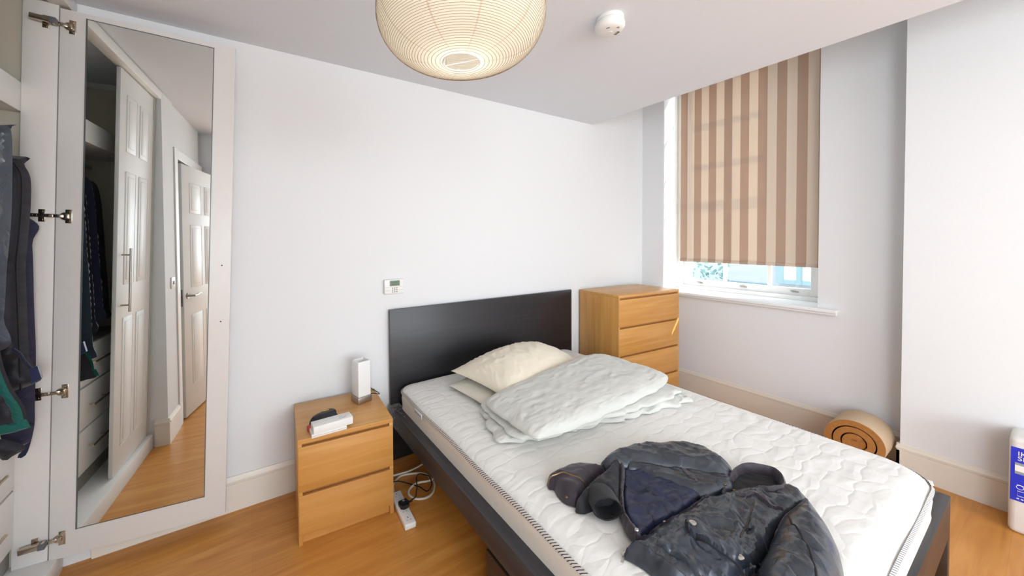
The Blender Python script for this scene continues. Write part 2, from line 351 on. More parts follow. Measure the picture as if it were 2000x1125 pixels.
def patch(name, outline, z0, h, edge, mat, parent, res=0.010, wr=None, smooth_outline=True, mapf=None, base=None, power=0.5, under=None):
    """a soft filled piece of cloth with the given outline: domed top, flat underside"""
    ol = resample(smooth_closed(outline) if smooth_outline else outline, res)
    A = ol; Bp = np.roll(ol, -1, axis=0)
    lo = ol.min(0); hi = ol.max(0); g = []
    j = 0; y = lo[1]
    while y < hi[1]:
        x = lo[0]+(res/2 if j % 2 else 0)
        while x < hi[0]: g.append((x, y)); x += res
        y += res*0.87; j += 1
    g = np.array(g)
    def dist(P):
        ab = Bp-A; ap = P[:, None, :]-A[None]; t = np.clip((ap*ab).sum(2)/np.maximum((ab*ab).sum(1), 1e-12), 0, 1)
        return np.sqrt(((ap-t[..., None]*ab)**2).sum(2)).min(1)
    def inside(P):
        x, y = P[:, 0][:, None], P[:, 1][:, None]; x1, y1 = A[:, 0], A[:, 1]; x2, y2 = Bp[:, 0], Bp[:, 1]
        c = ((y1 > y) != (y2 > y)) & (x < (x2-x1)*(y-y1)/np.where(y2-y1 == 0, 1e-12, y2-y1)+x1)
        return c.sum(1) % 2 == 1
    g = g[inside(g)]; d = dist(g); k = d > res*0.55; g = g[k]
    pts = [Vector(p) for p in ol]+[Vector(p) for p in g]; n = len(ol)
    vs, es, fs, *_ = delaunay_2d_cdt(pts, [(i, (i+1) % n) for i in range(n)], [], 1, 1e-6)
    P = np.array([tuple(v) for v in vs]); D = dist(P)
    top, bot = [], []
    for (x, y), dd in zip(P, D):
        t = min(dd/edge, 1.0); s = (1-(1-t)**2)**power
        hh = h(x, y) if callable(h) else h
        zb = z0(x, y) if callable(z0) else z0
        z = zb+hh*s
        if wr:
            for q in (wr if isinstance(wr, list) else [wr]): z += wrinkle(x, y, *q)*min(1, dd/(edge*0.6))
        top.append((x, y, max(z, zb+0.0005*s))); bot.append((x, y, zb))
    m = mapf or (lambda x, y, z: (x, y, z))
    ed = D < 1e-5; idx_b = {}; V = [m(*p) for p in top]; 
    for i in range(len(P)):
        if ed[i]: idx_b[i] = i
        else: idx_b[i] = len(V); V.append(m(*bot[i]))
    Fc = [tuple(f) for f in fs]+[tuple(idx_b[i] for i in f[::-1]) for f in fs if not all(ed[i] for i in f)]
    me = bpy.data.meshes.new(name); me.from_pydata(V, [], Fc); me.update()
    bm = bmesh.new(); bm.from_mesh(me); bmesh.ops.recalc_face_normals(bm, faces=list(bm.faces)); bm.to_mesh(me); bm.free()
    o = newobj(name, me, mat, parent); return o
def cushion(name, corners, z0, th, mat, parent, nu=70, nv=50, e=2.5, m=0.55, wr=None, pinch=0.0, sag=0.35, tilt=None, rnd=0.0, rag=0.0):
    """corners: four xy points (u-,v-),(u+,v-),(u+,v+),(u-,v+)"""
    c = [Vector(p) for p in corners]; bm = bmesh.new(); T, Bo = [], []
    for j in range(nv+1):
        rt, rb = [], []
        for i in range(nu+1):
            u = math.sin((2*i/nu-1)*PI/2); v = math.sin((2*j/nv-1)*PI/2)
            uu = u*(1-pinch*(1-v*v)*abs(u)); vv = v*(1-pinch*(1-u*u)*abs(v))
            k_ = rnd*(u*u*v*v)**2; uu *= 1-k_*0.45; vv *= 1-k_
            a, b = (uu+1)/2, (vv+1)/2
            p = (c[0]*(1-a)+c[1]*a)*(1-b)+(c[3]*(1-a)+c[2]*a)*b
            if rag: p = p+Vector((noise.noise(Vector((p.x*14, p.y*14, 3.1+z0))), noise.noise(Vector((p.x*14, p.y*14, 8.7+z0)))))*rag*max(abs(u), abs(v))**4
            t = max(0, (1-abs(u)**e))**m*max(0, (1-abs(v)**e))**m
            zc = z0+(tilt(a, b) if tilt else 0)
            w_ = sum(wrinkle(p.x, p.y, *q) for q in wr)*min(1, t*2) if wr else 0
            zt = zc+th*sag+th*(1-sag)*t+w_; zb = zc+th*sag*(1-t)
            border = i in (0, nu) or j in (0, nv)
            vt = bm.verts.new((p.x, p.y, zt)); rt.append(vt); rb.append(vt if border else bm.verts.new((p.x, p.y, min(zb, zt))))
        T.append(rt); Bo.append(rb)
    for j in range(nv):
        for i in range(nu):
            bm.faces.new((T[j][i], T[j][i+1], T[j+1][i+1], T[j+1][i]))
            q = (Bo[j][i], Bo[j+1][i], Bo[j+1][i+1], Bo[j][i+1])
            try: bm.faces.new(q)
            except ValueError: pass
    b = B(); b.bm.free(); b.bm = bm; return b.make(name, mat, parent)
def bez(pts, r, name, mat, parent, per=8, n=8, closed=False):
    b = B(); b.tube(smooth_closed(pts, per) if closed else smooth_open(pts, per), r, n, closed); return b.make(name, mat, parent)
JD = {'sleeve_far': [(1.215, -1.363), (1.283, -1.346), (1.343, -1.342), (1.431, -1.36), (1.504, -1.39), (1.568, -1.426), (1.642, -1.478), (1.66, -1.517), (1.676, -1.548), (1.673, -1.588), (1.657, -1.631), (1.636, -1.668), (1.568, -1.69), (1.516, -1.674), (1.479, -1.635), (1.446, -1.592), (1.419, -1.563), (1.364, -1.517), (1.318, -1.471), (1.274, -1.437), (1.229, -1.41)], 'front_far': [(1.336, -1.394), (1.386, -1.464), (1.469, -1.549), (1.513, -1.589), (1.573, -1.649), (1.594, -1.674), (1.528, -1.719), (1.471, -1.714), (1.406, -1.696), (1.374, -1.684), (1.343, -1.616), (1.316, -1.546), (1.302, -1.482), (1.277, -1.443)], 'lining': [(1.348, -1.377), (1.371, -1.415), (1.356, -1.468), (1.374, -1.538), (1.406, -1.612), (1.413, -1.679), (1.335, -1.676), (1.248, -1.666), (1.186, -1.662), (1.127, -1.658), (1.068, -1.656), (1.042, -1.651), (1.046, -1.62), (1.061, -1.585), (1.118, -1.533), (1.192, -1.48), (1.278, -1.42)], 'hem_band': [(1.312, -1.399), (1.288, -1.431), (1.239, -1.47), (1.168, -1.512), (1.097, -1.564), (1.06, -1.602), (1.043, -1.639), (1.028, -1.668), (1.006, -1.668), (1.013, -1.636), (1.034, -1.602), (1.081, -1.554), (1.15, -1.501), (1.234, -1.444), (1.287, -1.402)], 'facing': [(1.187, -1.412), (1.259, -1.388), (1.302, -1.388), (1.301, -1.411), (1.235, -1.453), (1.135, -1.521), (1.077, -1.56), (1.08, -1.534), (1.052, -1.503), (1.004, -1.492), (0.979, -1.486), (0.965, -1.462), (1.023, -1.441), (1.096, -1.424)], 'pocket_far': [(0.99, -1.301), (1.045, -1.299), (1.113, -1.305), (1.157, -1.326), (1.192, -1.354), (1.221, -1.394), (1.15, -1.411), (1.085, -1.425), (1.005, -1.456), (0.976, -1.438), (0.963, -1.411), (0.968, -1.374), (0.981, -1.345), (0.969, -1.332)], 'cuff_c': [(1.053, -1.508), (0.985, -1.502), (1.073, -1.556)], 'front_near': [(0.949, -1.661), (1.006, -1.658), (1.066, -1.663), (1.117, -1.664), (1.195, -1.668), (1.286, -1.673), (1.385, -1.679), (1.457, -1.699), (1.522, -1.719), (1.583, -1.742), (1.686, -1.79), (1.717, -1.809), (1.702, -1.851), (1.668, -1.886), (1.562, -1.89), (1.473, -1.875), (1.345, -1.884), (1.248, -1.889), (1.176, -1.881), (1.122, -1.887), (1.057, -1.884), (1.001, -1.839), (0.971, -1.805), (0.961, -1.766), (0.963, -1.727), (0.956, -1.691)], 'sleeve_near': [(1.457, -1.863), (1.533, -1.865), (1.645, -1.867), (1.637, -1.894), (1.596, -1.933), (1.535, -1.972), (1.473, -2.003), (1.421, -2.021), (1.355, -2.038), (1.294, -2.052), (1.232, -2.061), (1.144, -2.025), (1.08, -1.978), (1.103, -1.935), (1.175, -1.905), (1.216, -1.895), (1.322, -1.883)], 'collar': [(1.429, -1.719), (1.529, -1.687), (1.606, -1.672), (1.683, -1.683), (1.727, -1.726), (1.748, -1.765), (1.711, -1.799), (1.647, -1.823), (1.589, -1.807), (1.56, -1.775)], 'flap': [(1.161, -1.73), (1.21, -1.729), (1.208, -1.784), (1.217, -1.845), (1.22, -1.892), (1.2, -1.895), (1.163, -1.89), (1.15, -1.876), (1.136, -1.85), (1.13, -1.798), (1.132, -1.752)], 'pocket': [(1.021, -1.718), (1.096, -1.712), (1.158, -1.714), (1.185, -1.73), (1.173, -1.834), (1.183, -1.89), (1.113, -1.886), (1.026, -1.885), (1.015, -1.832), (1.023, -1.785)], 'buttons': [(1.158, -1.752), (1.169, -1.871)], 'studs': [(1.167, -1.662), (1.014, -1.661)], 'placket': [(1.004, -1.655), (1.033, -1.656), (1.115, -1.665), (1.196, -1.667), (1.289, -1.672), (1.374, -1.679), (1.401, -1.687), (1.378, -1.695), (1.295, -1.685), (1.2, -1.681), (1.111, -1.678), (1.042, -1.672), (1.005, -1.669), (0.993, -1.663)], 'breast_zip': [(1.477, -1.791), (1.425, -1.805), (1.346, -1.821), (1.26, -1.836)], 'epaulette': [(1.439, -1.74), (1.496, -1.759), (1.53, -1.78), (1.52, -1.807), (1.502, -1.836), (1.52, -1.86), (1.504, -1.857), (1.479, -1.835), (1.492, -1.808), (1.501, -1.781), (1.467, -1.761)], 'seam': [(1.455, -1.89), (1.399, -1.917), (1.358, -1.947), (1.306, -1.979), (1.265, -1.999), (1.212, -2.019)], 'zip_pull': [(0.957, -1.658), (0.923, -1.671)], 'tab_far': [(1.437, -1.569), (1.446, -1.586), (1.421, -1.639), (1.405, -1.636), (1.41, -1.598)], 'snap_far': [(1.488, -1.698), (1.5, -1.725), (1.598, -1.749)], 'eyelet': [(0.971, -1.419), (1.018, -1.569)], 'zip_far': [(0.976, -1.32), (1.019, -1.35), (1.041, -1.394), (1.071, -1.43)], 'white_cable': [(0.742, -0.215), (0.783, -0.217), (0.849, -0.233), (0.937, -0.229), (0.849, -0.233), (0.802, -0.228), (0.75, -0.256), (0.711, -0.342)], 'loop': [(0.706, -0.356), (0.75, -0.256), (0.802, -0.228), (0.89, -0.252), (0.94, -0.304), (0.941, -0.393), (0.902, -0.46), (0.847, -0.478), (0.791, -0.452), (0.779, -0.401), (0.801, -0.362), (0.858, -0.351), (0.93, -0.377), (0.948, -0.416)], 'black_cable': [(0.753, -0.453), (0.801, -0.444), (0.837, -0.387), (0.869, -0.313), (0.907, -0.297), (0.931, -0.351), (0.916, -0.418), (0.877, -0.439), (0.853, -0.388), (0.812, -0.32), (0.757, -0.286)], 'strip': [(0.699, -0.358), (0.732, -0.379), (0.731, -0.629), (0.668, -0.632)], 'plug': [(0.683, -0.481), (0.733, -0.488), (0.726, -0.531), (0.679, -0.533)], 'case': [(0.263, -0.302), (0.308, -0.26), (0.365, -0.252), (0.404, -0.296), (0.396, -0.344), (0.337, -0.359), (0.274, -0.364)], 'boxtop': [(0.266, -0.394), (0.454, -0.393), (0.444, -0.473), (0.265, -0.485)], 'boxlow': [(0.25, -0.347), (0.256, -0.46), (0.419, -0.462), (0.426, -0.413)], 'marks': [(0.282, -0.033)], 'sup': [(1.161, -0.177), (1.221, -0.75), (1.047, -1.049)], 'g_cover': [(-0.85, 1.976), (-0.767, 1.911), (-0.745, 1.901), (-0.742, 1.807), (-0.749, 1.578), (-0.764, 1.388), (-0.776, 1.199), (-0.798, 1.069), (-0.892, 1.085)], 'g_black': [(-0.866, 1.861), (-0.767, 1.816), (-0.747, 1.783), (-0.73, 1.731), (-0.731, 1.632), (-0.742, 1.483), (-0.75, 1.384), (-0.75, 1.224), (-0.749, 1.024), (-0.749, 0.903), (-0.888, 0.858)], 'g_navy': [(-0.889, 1.58), (-0.773, 1.584), (-0.757, 1.463), (-0.757, 1.219), (-0.756, 1.014), (-0.763, 0.81), (-0.767, 0.708), (-0.787, 0.611), (-0.805, 0.589), (-0.818, 0.597), (-0.826, 0.645), (-0.844, 0.751), (-0.905, 0.846)], 'g_green': [(-0.841, 1.466), (-0.778, 1.353), (-0.769, 1.164), (-0.761, 1.049), (-0.74, 0.949), (-0.712, 0.875), (-0.703, 0.82), (-0.687, 0.796), (-0.733, 0.789), (-0.784, 0.788), (-0.867, 0.803)], 'g_flap': [(-0.861, 0.754), (-0.8, 0.732), (-0.742, 0.683), (-0.776, 0.66), (-0.802, 0.649), (-0.862, 0.698)], 'strap': [(-0.747, 1.049), (-0.737, 1.022), (-0.717, 0.984)], 'buckle': [(-0.721, 0.989), (-0.7, 0.997), (-0.69, 0.948), (-0.717, 0.93)]}

# ------------------------------------------------------------------ the room shell
H = 2.557; XC = 3.6404; XP = 3.4626; XE = 2.8362; YP = -1.825
struct(B().box(-1.9, 4.05, -6.6, 0.15, -0.08, 0), 'floor', floor_m)
struct(B().box(-1.9, 4.05, 0, 0.16, 0, 3.6), 'wall_back', wall_m)
struct(B().box(-1.9, XE, -6.6, 0.0, H, 3.6), 'ceiling', ceil_m)
struct(B().box(XE, 4.05, -6.6, 0.0, 3.5, 3.6), 'ceiling', ceil_m)
WY0, WY1, WZ0, WZ1 = -0.2304, -1.395, 0.935, 3.3
struct(B().box(XC, 4.05, WY0, 0, 0, 3.5).box(XC, 4.05, YP, WY1, 0, 3.5).box(XC, 4.05, WY1, WY0, 0, WZ0).box(XC, 4.05, WY1, WY0, WZ1, 3.5), 'wall_window', wall_m)
struct(B().box(XP, 4.05, -6.6, YP, 0, 3.5), 'wall_right', wall_m)
struct(B().box(-1.9, -0.3, -6.6, -6.45, 0, H).box(2.7, XP, -6.6, -6.45, 0, 3.5).box(-0.3, 2.7, -6.6, -6.45, 0, 0.58).box(-0.3, 2.7, -6.6, -6.45, 2.42, H).box(XE, XP, -6.6, -6.45, H, 3.5), 'wall_rear', wall_m)
LX = -0.66
struct(B().box(-1.38, LX+0.015, -1.45, -1.21, 0, H).box(-0.78, LX, -2.28, -1.53, 2.14, H).box(-0.78, LX, -1.53, -1.45, 0, H).box(-0.78, -0.47, -3.2, -2.32, 0, H).box(-0.78, -0.47, -6.45, -4.6, 0, H).box(-0.78, -0.47, -4.6, -3.2, 0, 0.9).box(-0.78, -0.47, -4.6, -3.2, 2.3, H), 'wall_left', wall_m)
struct(B().box(-1.9, -1.75, -2.8, 0, 0, H).box(-1.75, -0.78, -2.8, -2.7, 0, H), 'wall_hall', wall_m)
struct(B().box(-1.75, -1.72, -2.7, -1.3, 0, 2.2), 'door_2', oak_z)

def skirt(name, p0, p1, nrm):
    p0, p1, nr = Vector((*p0, 0)), Vector((*p1, 0)), Vector((*nrm, 0)); b = B()
    prof = [(0, 0), (0.013, 0), (0.013, 0.148), (0.010, 0.150), (0.010, 0.153), (0.016, 0.155), (0.017, 0.166), (0.012, 0.176), (0.008, 0.188), (0.004, 0.190), (0, 0.190)]
    rows = [[b.bm.verts.new(p+nr*a+Vector((0, 0, z))) for a, z in prof] for p in (p0, p1)]
    n = len(prof)
    for k in range(n): b.bm.faces.new((rows[0][k], rows[0][(k+1) % n], rows[1][(k+1) % n], rows[1][k]))
    b.bm.faces.new(rows[0]); b.bm.faces.new(rows[1][::-1]); return struct(b, name, skirt_m)
skirt('baseboard_back', (-0.64, 0), (XC, 0), (0, -1))
skirt('baseboard_window', (XC, 0), (XC, YP), (-1, 0))
skirt('baseboard_pier', (XC, YP), (XP-0.013, YP), (0, 1))
skirt('baseboard_right', (XP, YP+0.013), (XP, -6.45), (-1, 0))
skirt('baseboard_left', (LX+0.015, -1.21), (LX+0.015, -1.45), (1, 0))
skirt('baseboard_left', (LX-0.06, -1.21), (LX+0.028, -1.21), (0, 1))
struct(B().box(LX, LX+0.025, -1.53, -1.455, 0, 2.22, 0.004).box(LX, LX+0.025, -2.30, -1.53, 2.14, 2.22, 0.004), 'trim_1', white_m)

# room door standing ajar
def panel_door(b, w, h0, h1, rows, th=0.036, side=-1, y0=0.0):
    """door slab along +x, with raised-and-fielded panels on the face pointing to side*y"""
    b.box(0, w, y0, y0+th, h0, h1, 0.002)
    f = y0 if side < 0 else y0+th
    m = 0.17*w; g = 0.10*w; pw = (w-2*m-g)/2
    for (a, c) in rows:
        for x0 in (m, m+pw+g):
            for k, (ins, pr) in enumerate(((0, 0.0022), (0.028, 0.0045))):
                y1 = f+side*pr
                b.box(x0+ins, x0+pw-ins, min(f, y1), max(f, y1), a+ins, c-ins, 0.0035, 2)
    return b
hx, hy = -0.50, -2.30; lx_, ly_ = -0.632, -1.60
dv = Vector((lx_-hx, ly_-hy, 0)); L = dv.length
d1 = panel_door(B(), L, 0.012, 2.12, [(0.25, 0.85), (1.08, 1.62), (1.72, 1.98)], 0.04, -1).make('door_1', white_m, None); d1['kind'] = 'structure'
d1.location = (hx, hy, 0); d1.rotation_euler = (0, 0, math.atan2(dv.y, dv.x))
hb = B().cyl((L-0.06, -0.008, 1.02), (L-0.06, 0.0, 1.02), 0.026).cyl((L-0.06, -0.05, 1.02), (L-0.06, 0.0, 1.02), 0.009)
hb.tube([(L-0.06, -0.05, 1.02), (L-0.10, -0.052, 1.02), (L-0.14, -0.05, 1.027), (L-0.175, -0.048, 1.024)], 0.009)
o = hb.make('door_handle', steel, d1)
B().box(L-0.0005, L+0.0015, 0.008, 0.032, 0.94, 1.08).cyl((L-0.06, 0.04, 1.02), (L-0.06, 0.085, 1.02), 0.009).box(L-0.16, L-0.05, 0.078, 0.092, 1.012, 1.028, 0.004).make('door_latch', steel, d1)

ls = empty('light_switch', (LX+0.015, -1.37, 1.12), 0, 'white light switch plate on the wall, seen in the mirror', 'light switch')
B().box(0.0, 0.008, -0.043, 0.043, 0, 0.086, 0.003).make('switch_plate', plastic_w, ls)
B().box(0.008, 0.013, -0.012, 0.012, 0.03, 0.056, 0.002).make('switch_rocker', grey_print, ls)

# ------------------------------------------------------------------ the window
win = bpy.data.objects.new('window_1', None); COL.objects.link(win); win.location = (3.9, -0.81, 0.95); win['kind'] = 'structure'
def wp(b, name, mat, smooth=False):
    b.xf(Matrix.Translation((-3.9, 0.81, -0.95))); return b.make(name, mat, win, smooth)
wp(B().box(3.9, 4.02, WY0-0.05, WY0, 0.95, WZ1).box(3.9, 4.02, WY1, WY1+0.05, 0.95, WZ1).box(3.902, 4.018, WY1-0.01, WY0+0.01, 0.945, 0.985).box(3.902, 4.018, WY1-0.01, WY0+0.01, WZ1-0.05, WZ1+0.01), 'window_frame', frame_m)
b = B(); SX0, SX1 = 3.935, 3.975
b.box(SX0+0.001, SX1-0.001, WY1+0.052, WY0-0.052, 0.984, 1.045, 0.004).box(SX0+0.001, SX1-0.001, WY1+0.052, WY0-0.052, 2.02, 2.07, 0.004).box(SX0+0.001, SX1-0.001, WY1+0.052, WY0-0.052, 3.19, 3.251, 0.004)
for y in (WY0-0.085, WY1+0.085): b.box(SX0, SX1, y-0.035, y+0.035, 0.985, 3.25, 0.004)
for y in (-0.655, -1.0): b.box(SX0+0.006, SX1-0.006, y-0.014, y+0.014, 1.03, 3.22, 0.003)
for z in (1.52, 2.42, 2.80): b.box(SX0+0.005, SX1-0.005, WY1+0.06, WY0-0.06, z-0.012, z+0.012, 0.003)
wp(b, 'window_sash', frame_m)
wp(B().box(3.952, 3.957, WY1+0.06, WY0-0.06, 1.0, 3.23), 'window_pane', glass_m)
for y in (-0.445, -0.818, -1.182):
    wp(B().box(SX0-0.012, SX0, y-0.022, y+0.022, 1.008, 1.02, 0.003).box(SX0-0.028, SX0-0.01, y-0.006, y+0.026, 1.016, 1.028, 0.003), 'window_catch', steel, True)
wp(B().box(3.575, 3.935, WY1-0.115, WY0+0.11, 0.925, 0.95, 0.006).box(3.6, XC, WY1-0.11, WY0+0.105, 0.905, 0.925, 0.004) , 'window_sill', frame_m)

bl = empty('roller_blind', (3.75, -0.86, 3.22), 0, 'beige and brown vertically striped roller blind pulled down over the window', 'blind')
by0, by1 = -0.338, -1.385
b = B(); n = 40
rows = []
for xx in (3.7495, 3.7505):
    rows.append([[b.bm.verts.new((xx+0.004*math.sin(j*0.9)*max(0, 1-(k/8))*0.4, by0+(by1-by0)*j/n, 1.238+(3.2-1.238)*k/24)) for j in range(n+1)] for k in range(25)])
for s, R_ in enumerate(rows):
    for k in range(24):
        for j in range(n):
            q = (R_[k][j], R_[k][j+1], R_[k+1][j+1], R_[k+1][j]); b.bm.faces.new(q if s == 0 else q[::-1])
o = b.make('blind_fabric', blind_m, None); o.parent = bl; o.matrix_parent_inverse = Matrix.Translation((-3.75, 0.86, -3.22))
o = B().box(3.744, 3.756, by1, by0, 1.236, 1.262, 0.004).make('bottom_bar', blind_m, None); o.parent = bl; o.matrix_parent_inverse = Matrix.Translation((-3.75, 0.86, -3.22))
o = B().cyl((3.75, WY1+0.003, 3.22), (3.75, WY0-0.003, 3.22), 0.022).make('roller_tube', frame_m, None); o.parent = bl; o.matrix_parent_inverse = Matrix.Translation((-3.75, 0.86, -3.22))

# added rear and left window frames, out of view, around the fill lights
b = B()
for q in ((-0.3, -0.25, -6.52, -6.46, 0.58, 2.42), (2.65, 2.7, -6.52, -6.46, 0.58, 2.42), (-0.3, 2.7, -6.52, -6.46, 0.58, 0.63), (-0.3, 2.7, -6.52, -6.46, 2.37, 2.42), (1.18, 1.22, -6.51, -6.47, 0.6, 2.4)): b.box(*q)
struct(b, 'added_window_rear', frame_m)
struct(B().box(-0.60, -0.54, -4.6, -4.55, 0.9, 2.3).box(-0.60, -0.54, -3.25, -3.2, 0.9, 2.3).box(-0.60, -0.54, -4.6, -3.2, 0.9, 0.95).box(-0.60, -0.54, -4.6, -3.2, 2.25, 2.3).box(-0.59, -0.55, -3.92, -3.88, 0.9, 2.3), 'added_window_left', frame_m)

# outside
struct(B().box(4.6, 14, -6, 9, -1.15, -1.0), 'trim_ground_outside', plain('pale_paving', (150, 152, 150), 0.9))
nb = empty('neighbouring_building', (8.5, 1, -1), 0, 'pale rendered building across the way, seen below the blind', 'building')
def np_(b, name, mat): b.xf(Matrix.Translation((-8.5, -1, 1))); return b.make(name, mat, nb, False)
np_(B().box(8.0, 9.0, -4, 7, -1, 6), 'building_wall', plain('pale_render', (186, 190, 198), 0.9))
np_(B().box(7.94, 8.0, 0.35, 1.05, 0.585, 0.625).box(7.94, 8.0, -1.6, 0.34, 0.56, 0.60), 'wall_ledge', plain('teal_ledge', (110, 150, 160), 0.6))
teal = plain('teal_frame', (140, 168, 174), 0.6)
f = np_(B().box(7.93, 8.0, 0.145, 0.22, 0.66, 2.0).box(7.93, 8.0, -0.10, -0.03, 0.66, 2.0).box(7.93, 8.0, -0.46, -0.39, 0.66, 2.0).box(7.935, 7.998, -0.459, 0.219, 0.662, 0.73).box(7.935, 7.998, -0.459, 0.219, 1.94, 1.998), 'building_window', teal)
b = B().box(7.96, 7.985, -0.43, 0.18, 0.7, 1.96); b.xf(Matrix.Translation((-8.5, -1, 1))); b.make('building_window_pane', plain('pale_pane', (215, 232, 225), 0.3), f, False)
sh = empty('garden_shrub', (6.9, 1.15, -1), 0, 'leafy shrub outside the left window pane', 'shrub')
b = B()
for k in range(900):
    a = random.uniform(0, 2*PI); rr = 0.62*math.sqrt(random.random()); z = random.uniform(0.5, 2.9); s = random.uniform(0.03, 0.07)
    c = Vector((rr*math.cos(a), rr*math.sin(a), z)); n1 = Vector((random.gauss(0, 1), random.gauss(0, 1), random.gauss(0, 1))).normalized(); t1 = n1.orthogonal().normalized()*s; t2 = n1.cross(t1)*0.5
    vs = [b.bm.verts.new(c+q) for q in (-t1, -t2+n1*s*0.1, t1, t2+n1*s*0.1)]; b.bm.faces.new(vs)
b.make('foliage', plain('shrub_leaves', (116, 158, 152), 0.7, var=0.3), sh, False)
B().tube([(0, 0, 0), (0.03, 0.02, 0.9), (-0.02, 0.05, 1.8), (0, 0, 2.7)], [0.04, 0.035, 0.025, 0.01]).make('stem', plain('bark', (90, 74, 60), 0.9), sh)

# ------------------------------------------------------------------ wardrobe
wd = empty('wardrobe', (-0.761, 0, 0), 0, 'white built-in wardrobe along the left, its mirrored door standing open', 'wardrobe')
wd.rotation_euler = (0, R(2.0), 0)
B().box(-0.105, 0, -0.078, -0.045, 0.1, 2.5, 0.002).make('jamb', door_m, wd)
B().box(-0.6, 0.03, -1.195, -0.02, 0.0, 0.1, 0.004).make('plinth', white_m, wd)
B().box(-0.03, 0.035, -1.195, -0.005, 2.497, 2.553, 0.003).make('cornice', white_m, wd)
B().box(-0.60, -0.105, -0.05, -0.04, 0.1, 2.5).box(-0.61, -0.6, -1.19, -0.04, 0.1, 2.5).box(-0.6, 0.0, -1.195, -1.175, 0.1, 2.5).make('lining', inner_m, wd)
B().box(-0.60, -0.125, -1.175, -0.05, 2.02, 2.04).box(-0.125, -0.105, -1.175, -0.05, 2.02, 2.14, 0.002).make('shelf', white_m, wd)
B().cyl((-0.33, -1.175, 1.965), (-0.33, -0.05, 1.965), 0.0125).make('hanging_rail', steel, wd)
B().box(-0.6, -0.12, -1.175, -0.05, 0.1, 0.90).make('drawer_carcass', plain('grey_recess', (150, 146, 140), 0.6), wd)
for z0, z1, hz in ((0.20, 0.435, 0.33), (0.445, 0.67, 0.56), (0.68, 0.90, 0.80)):
    d = B().box(-0.12, -0.10, -1.17, -0.055, z0, z1, 0.003).make('drawer', white_m, wd)
    for yc in (-0.30, -0.72):
        B().cyl((-0.072, yc-0.09, hz), (-0.072, yc+0.09, hz), 0.006).cyl((-0.10, yc-0.065, hz), (-0.072, yc-0.065, hz), 0.004).cyl((-0.10, yc+0.065, hz), (-0.072, yc+0.065, hz), 0.004).make('drawer_handle', chrome, d)
dr = B().box(0.0, 0.64, 0.0, 0.02, 0.095, 2.488, 0.0015).make('open_door', door_m, wd)
dr.location = (0.004, -0.080, 0); dr.rotation_euler = (0, 0, -0.06)
o = B().box(0.088, 0.548, -0.003, 0.0, 0.212, 2.462, 0.0008, 1).make('mirror', mirror_m, dr, False); o['label'] = 'tall frameless mirror glass'
B().box(0.083, 0.088, -0.0035, 0.0, 0.208, 2.466).box(0.548, 0.551, -0.0035, 0.0, 0.208, 2.466).box(0.083, 0.551, -0.0035, 0.0, 2.462, 2.465).box(0.083, 0.551, -0.0035, 0.0, 0.209, 0.212).make('mirror_edge', plain('mirror_edge', (120, 126, 124), 0.3, 0.6), dr, False)
for z in (1.373, 1.087): B().cyl((0.602, -0.002, z), (0.602, 0.001, z), 0.0035, n=12).make('screw', dark_metal, dr)
for i, z in enumerate((2.414, 1.59, 0.827, 0.185)):
    b = B()
    b.box(0.030, 0.052, -0.003, 0, z-0.030, z+0.030, 0.0015)                       # screw plate on the door
    b.cyl((0.041, -0.0042, z+0.022), (0.041, -0.002, z+0.022), 0.004, n=12).cyl((0.041, -0.0042, z-0.022), (0.041, -0.002, z-0.022), 0.004, n=12)
    b.cyl((0.030, -0.004, z), (0.030, 0, z), 0.017, n=24)                            # cup
    b.box(0.018, 0.042, -0.010, -0.002, z-0.010, z+0.010, 0.002)
    b.box(-0.004, 0.028, -0.014, -0.008, z-0.007, z+0.007, 0.002, rot=Matrix.Rotation(R(6), 3, 'Z'))   # bright link
    if i in (0, 3):
        ang = R(-7 if i == 0 else -9) if i == 0 else R(8)
        b.box(-0.080, -0.002, -0.034, -0.012, z-0.010, z+0.012, 0.003, rot=Matrix.Rotation(-ang*0.4, 3, 'Y'))
    else:
        b.box(-0.078, -0.002, -0.016, -0.004, z-0.0075, z+0.0075, 0.002)
        for xx in (-0.068, -0.055, -0.018): b.cyl((xx, -0.0175, z), (xx, -0.015, z), 0.0045, n=12)
    b.box(-0.052, -0.030, -0.004, 0.002, z-0.027, z+0.027, 0.002)                    # mounting cross on the jamb
    for s in (-1, 1): b.cyl((-0.041, -0.0055, z+s*0.019), (-0.041, -0.003, z+s*0.019), 0.004, n=12)
    hg = b.make('hinge', chrome, dr)
    if i in (0, 3): o = B().box(-0.022, 0.0, -0.0355, -0.0105, z-0.0115, z+0.0135, 0.002).make('tmp', grey_pl, dr); o.name = 'hinge_damper'
cd = panel_door(B(), 0.50, 0.105, 2.49, [(0.25, 1.02), (1.22, 1.90), (2.02, 2.36)], 0.02, -1).make('closed_door', white_m, wd)
cd.location = (0.0, -1.165, 0); cd.rotation_euler = (0, 0, R(90)); 
cd.location = (0, -1.168, 0)
hd = B().cyl((0.44, -0.042, 1.06), (0.44, -0.042, 1.44), 0.007).cyl((0.44, -0.042, 1.10), (0.44, 0, 1.10), 0.005).cyl((0.44, -0.042, 1.40), (0.44, 0, 1.40), 0.005).make('bar_handle', steel, cd)

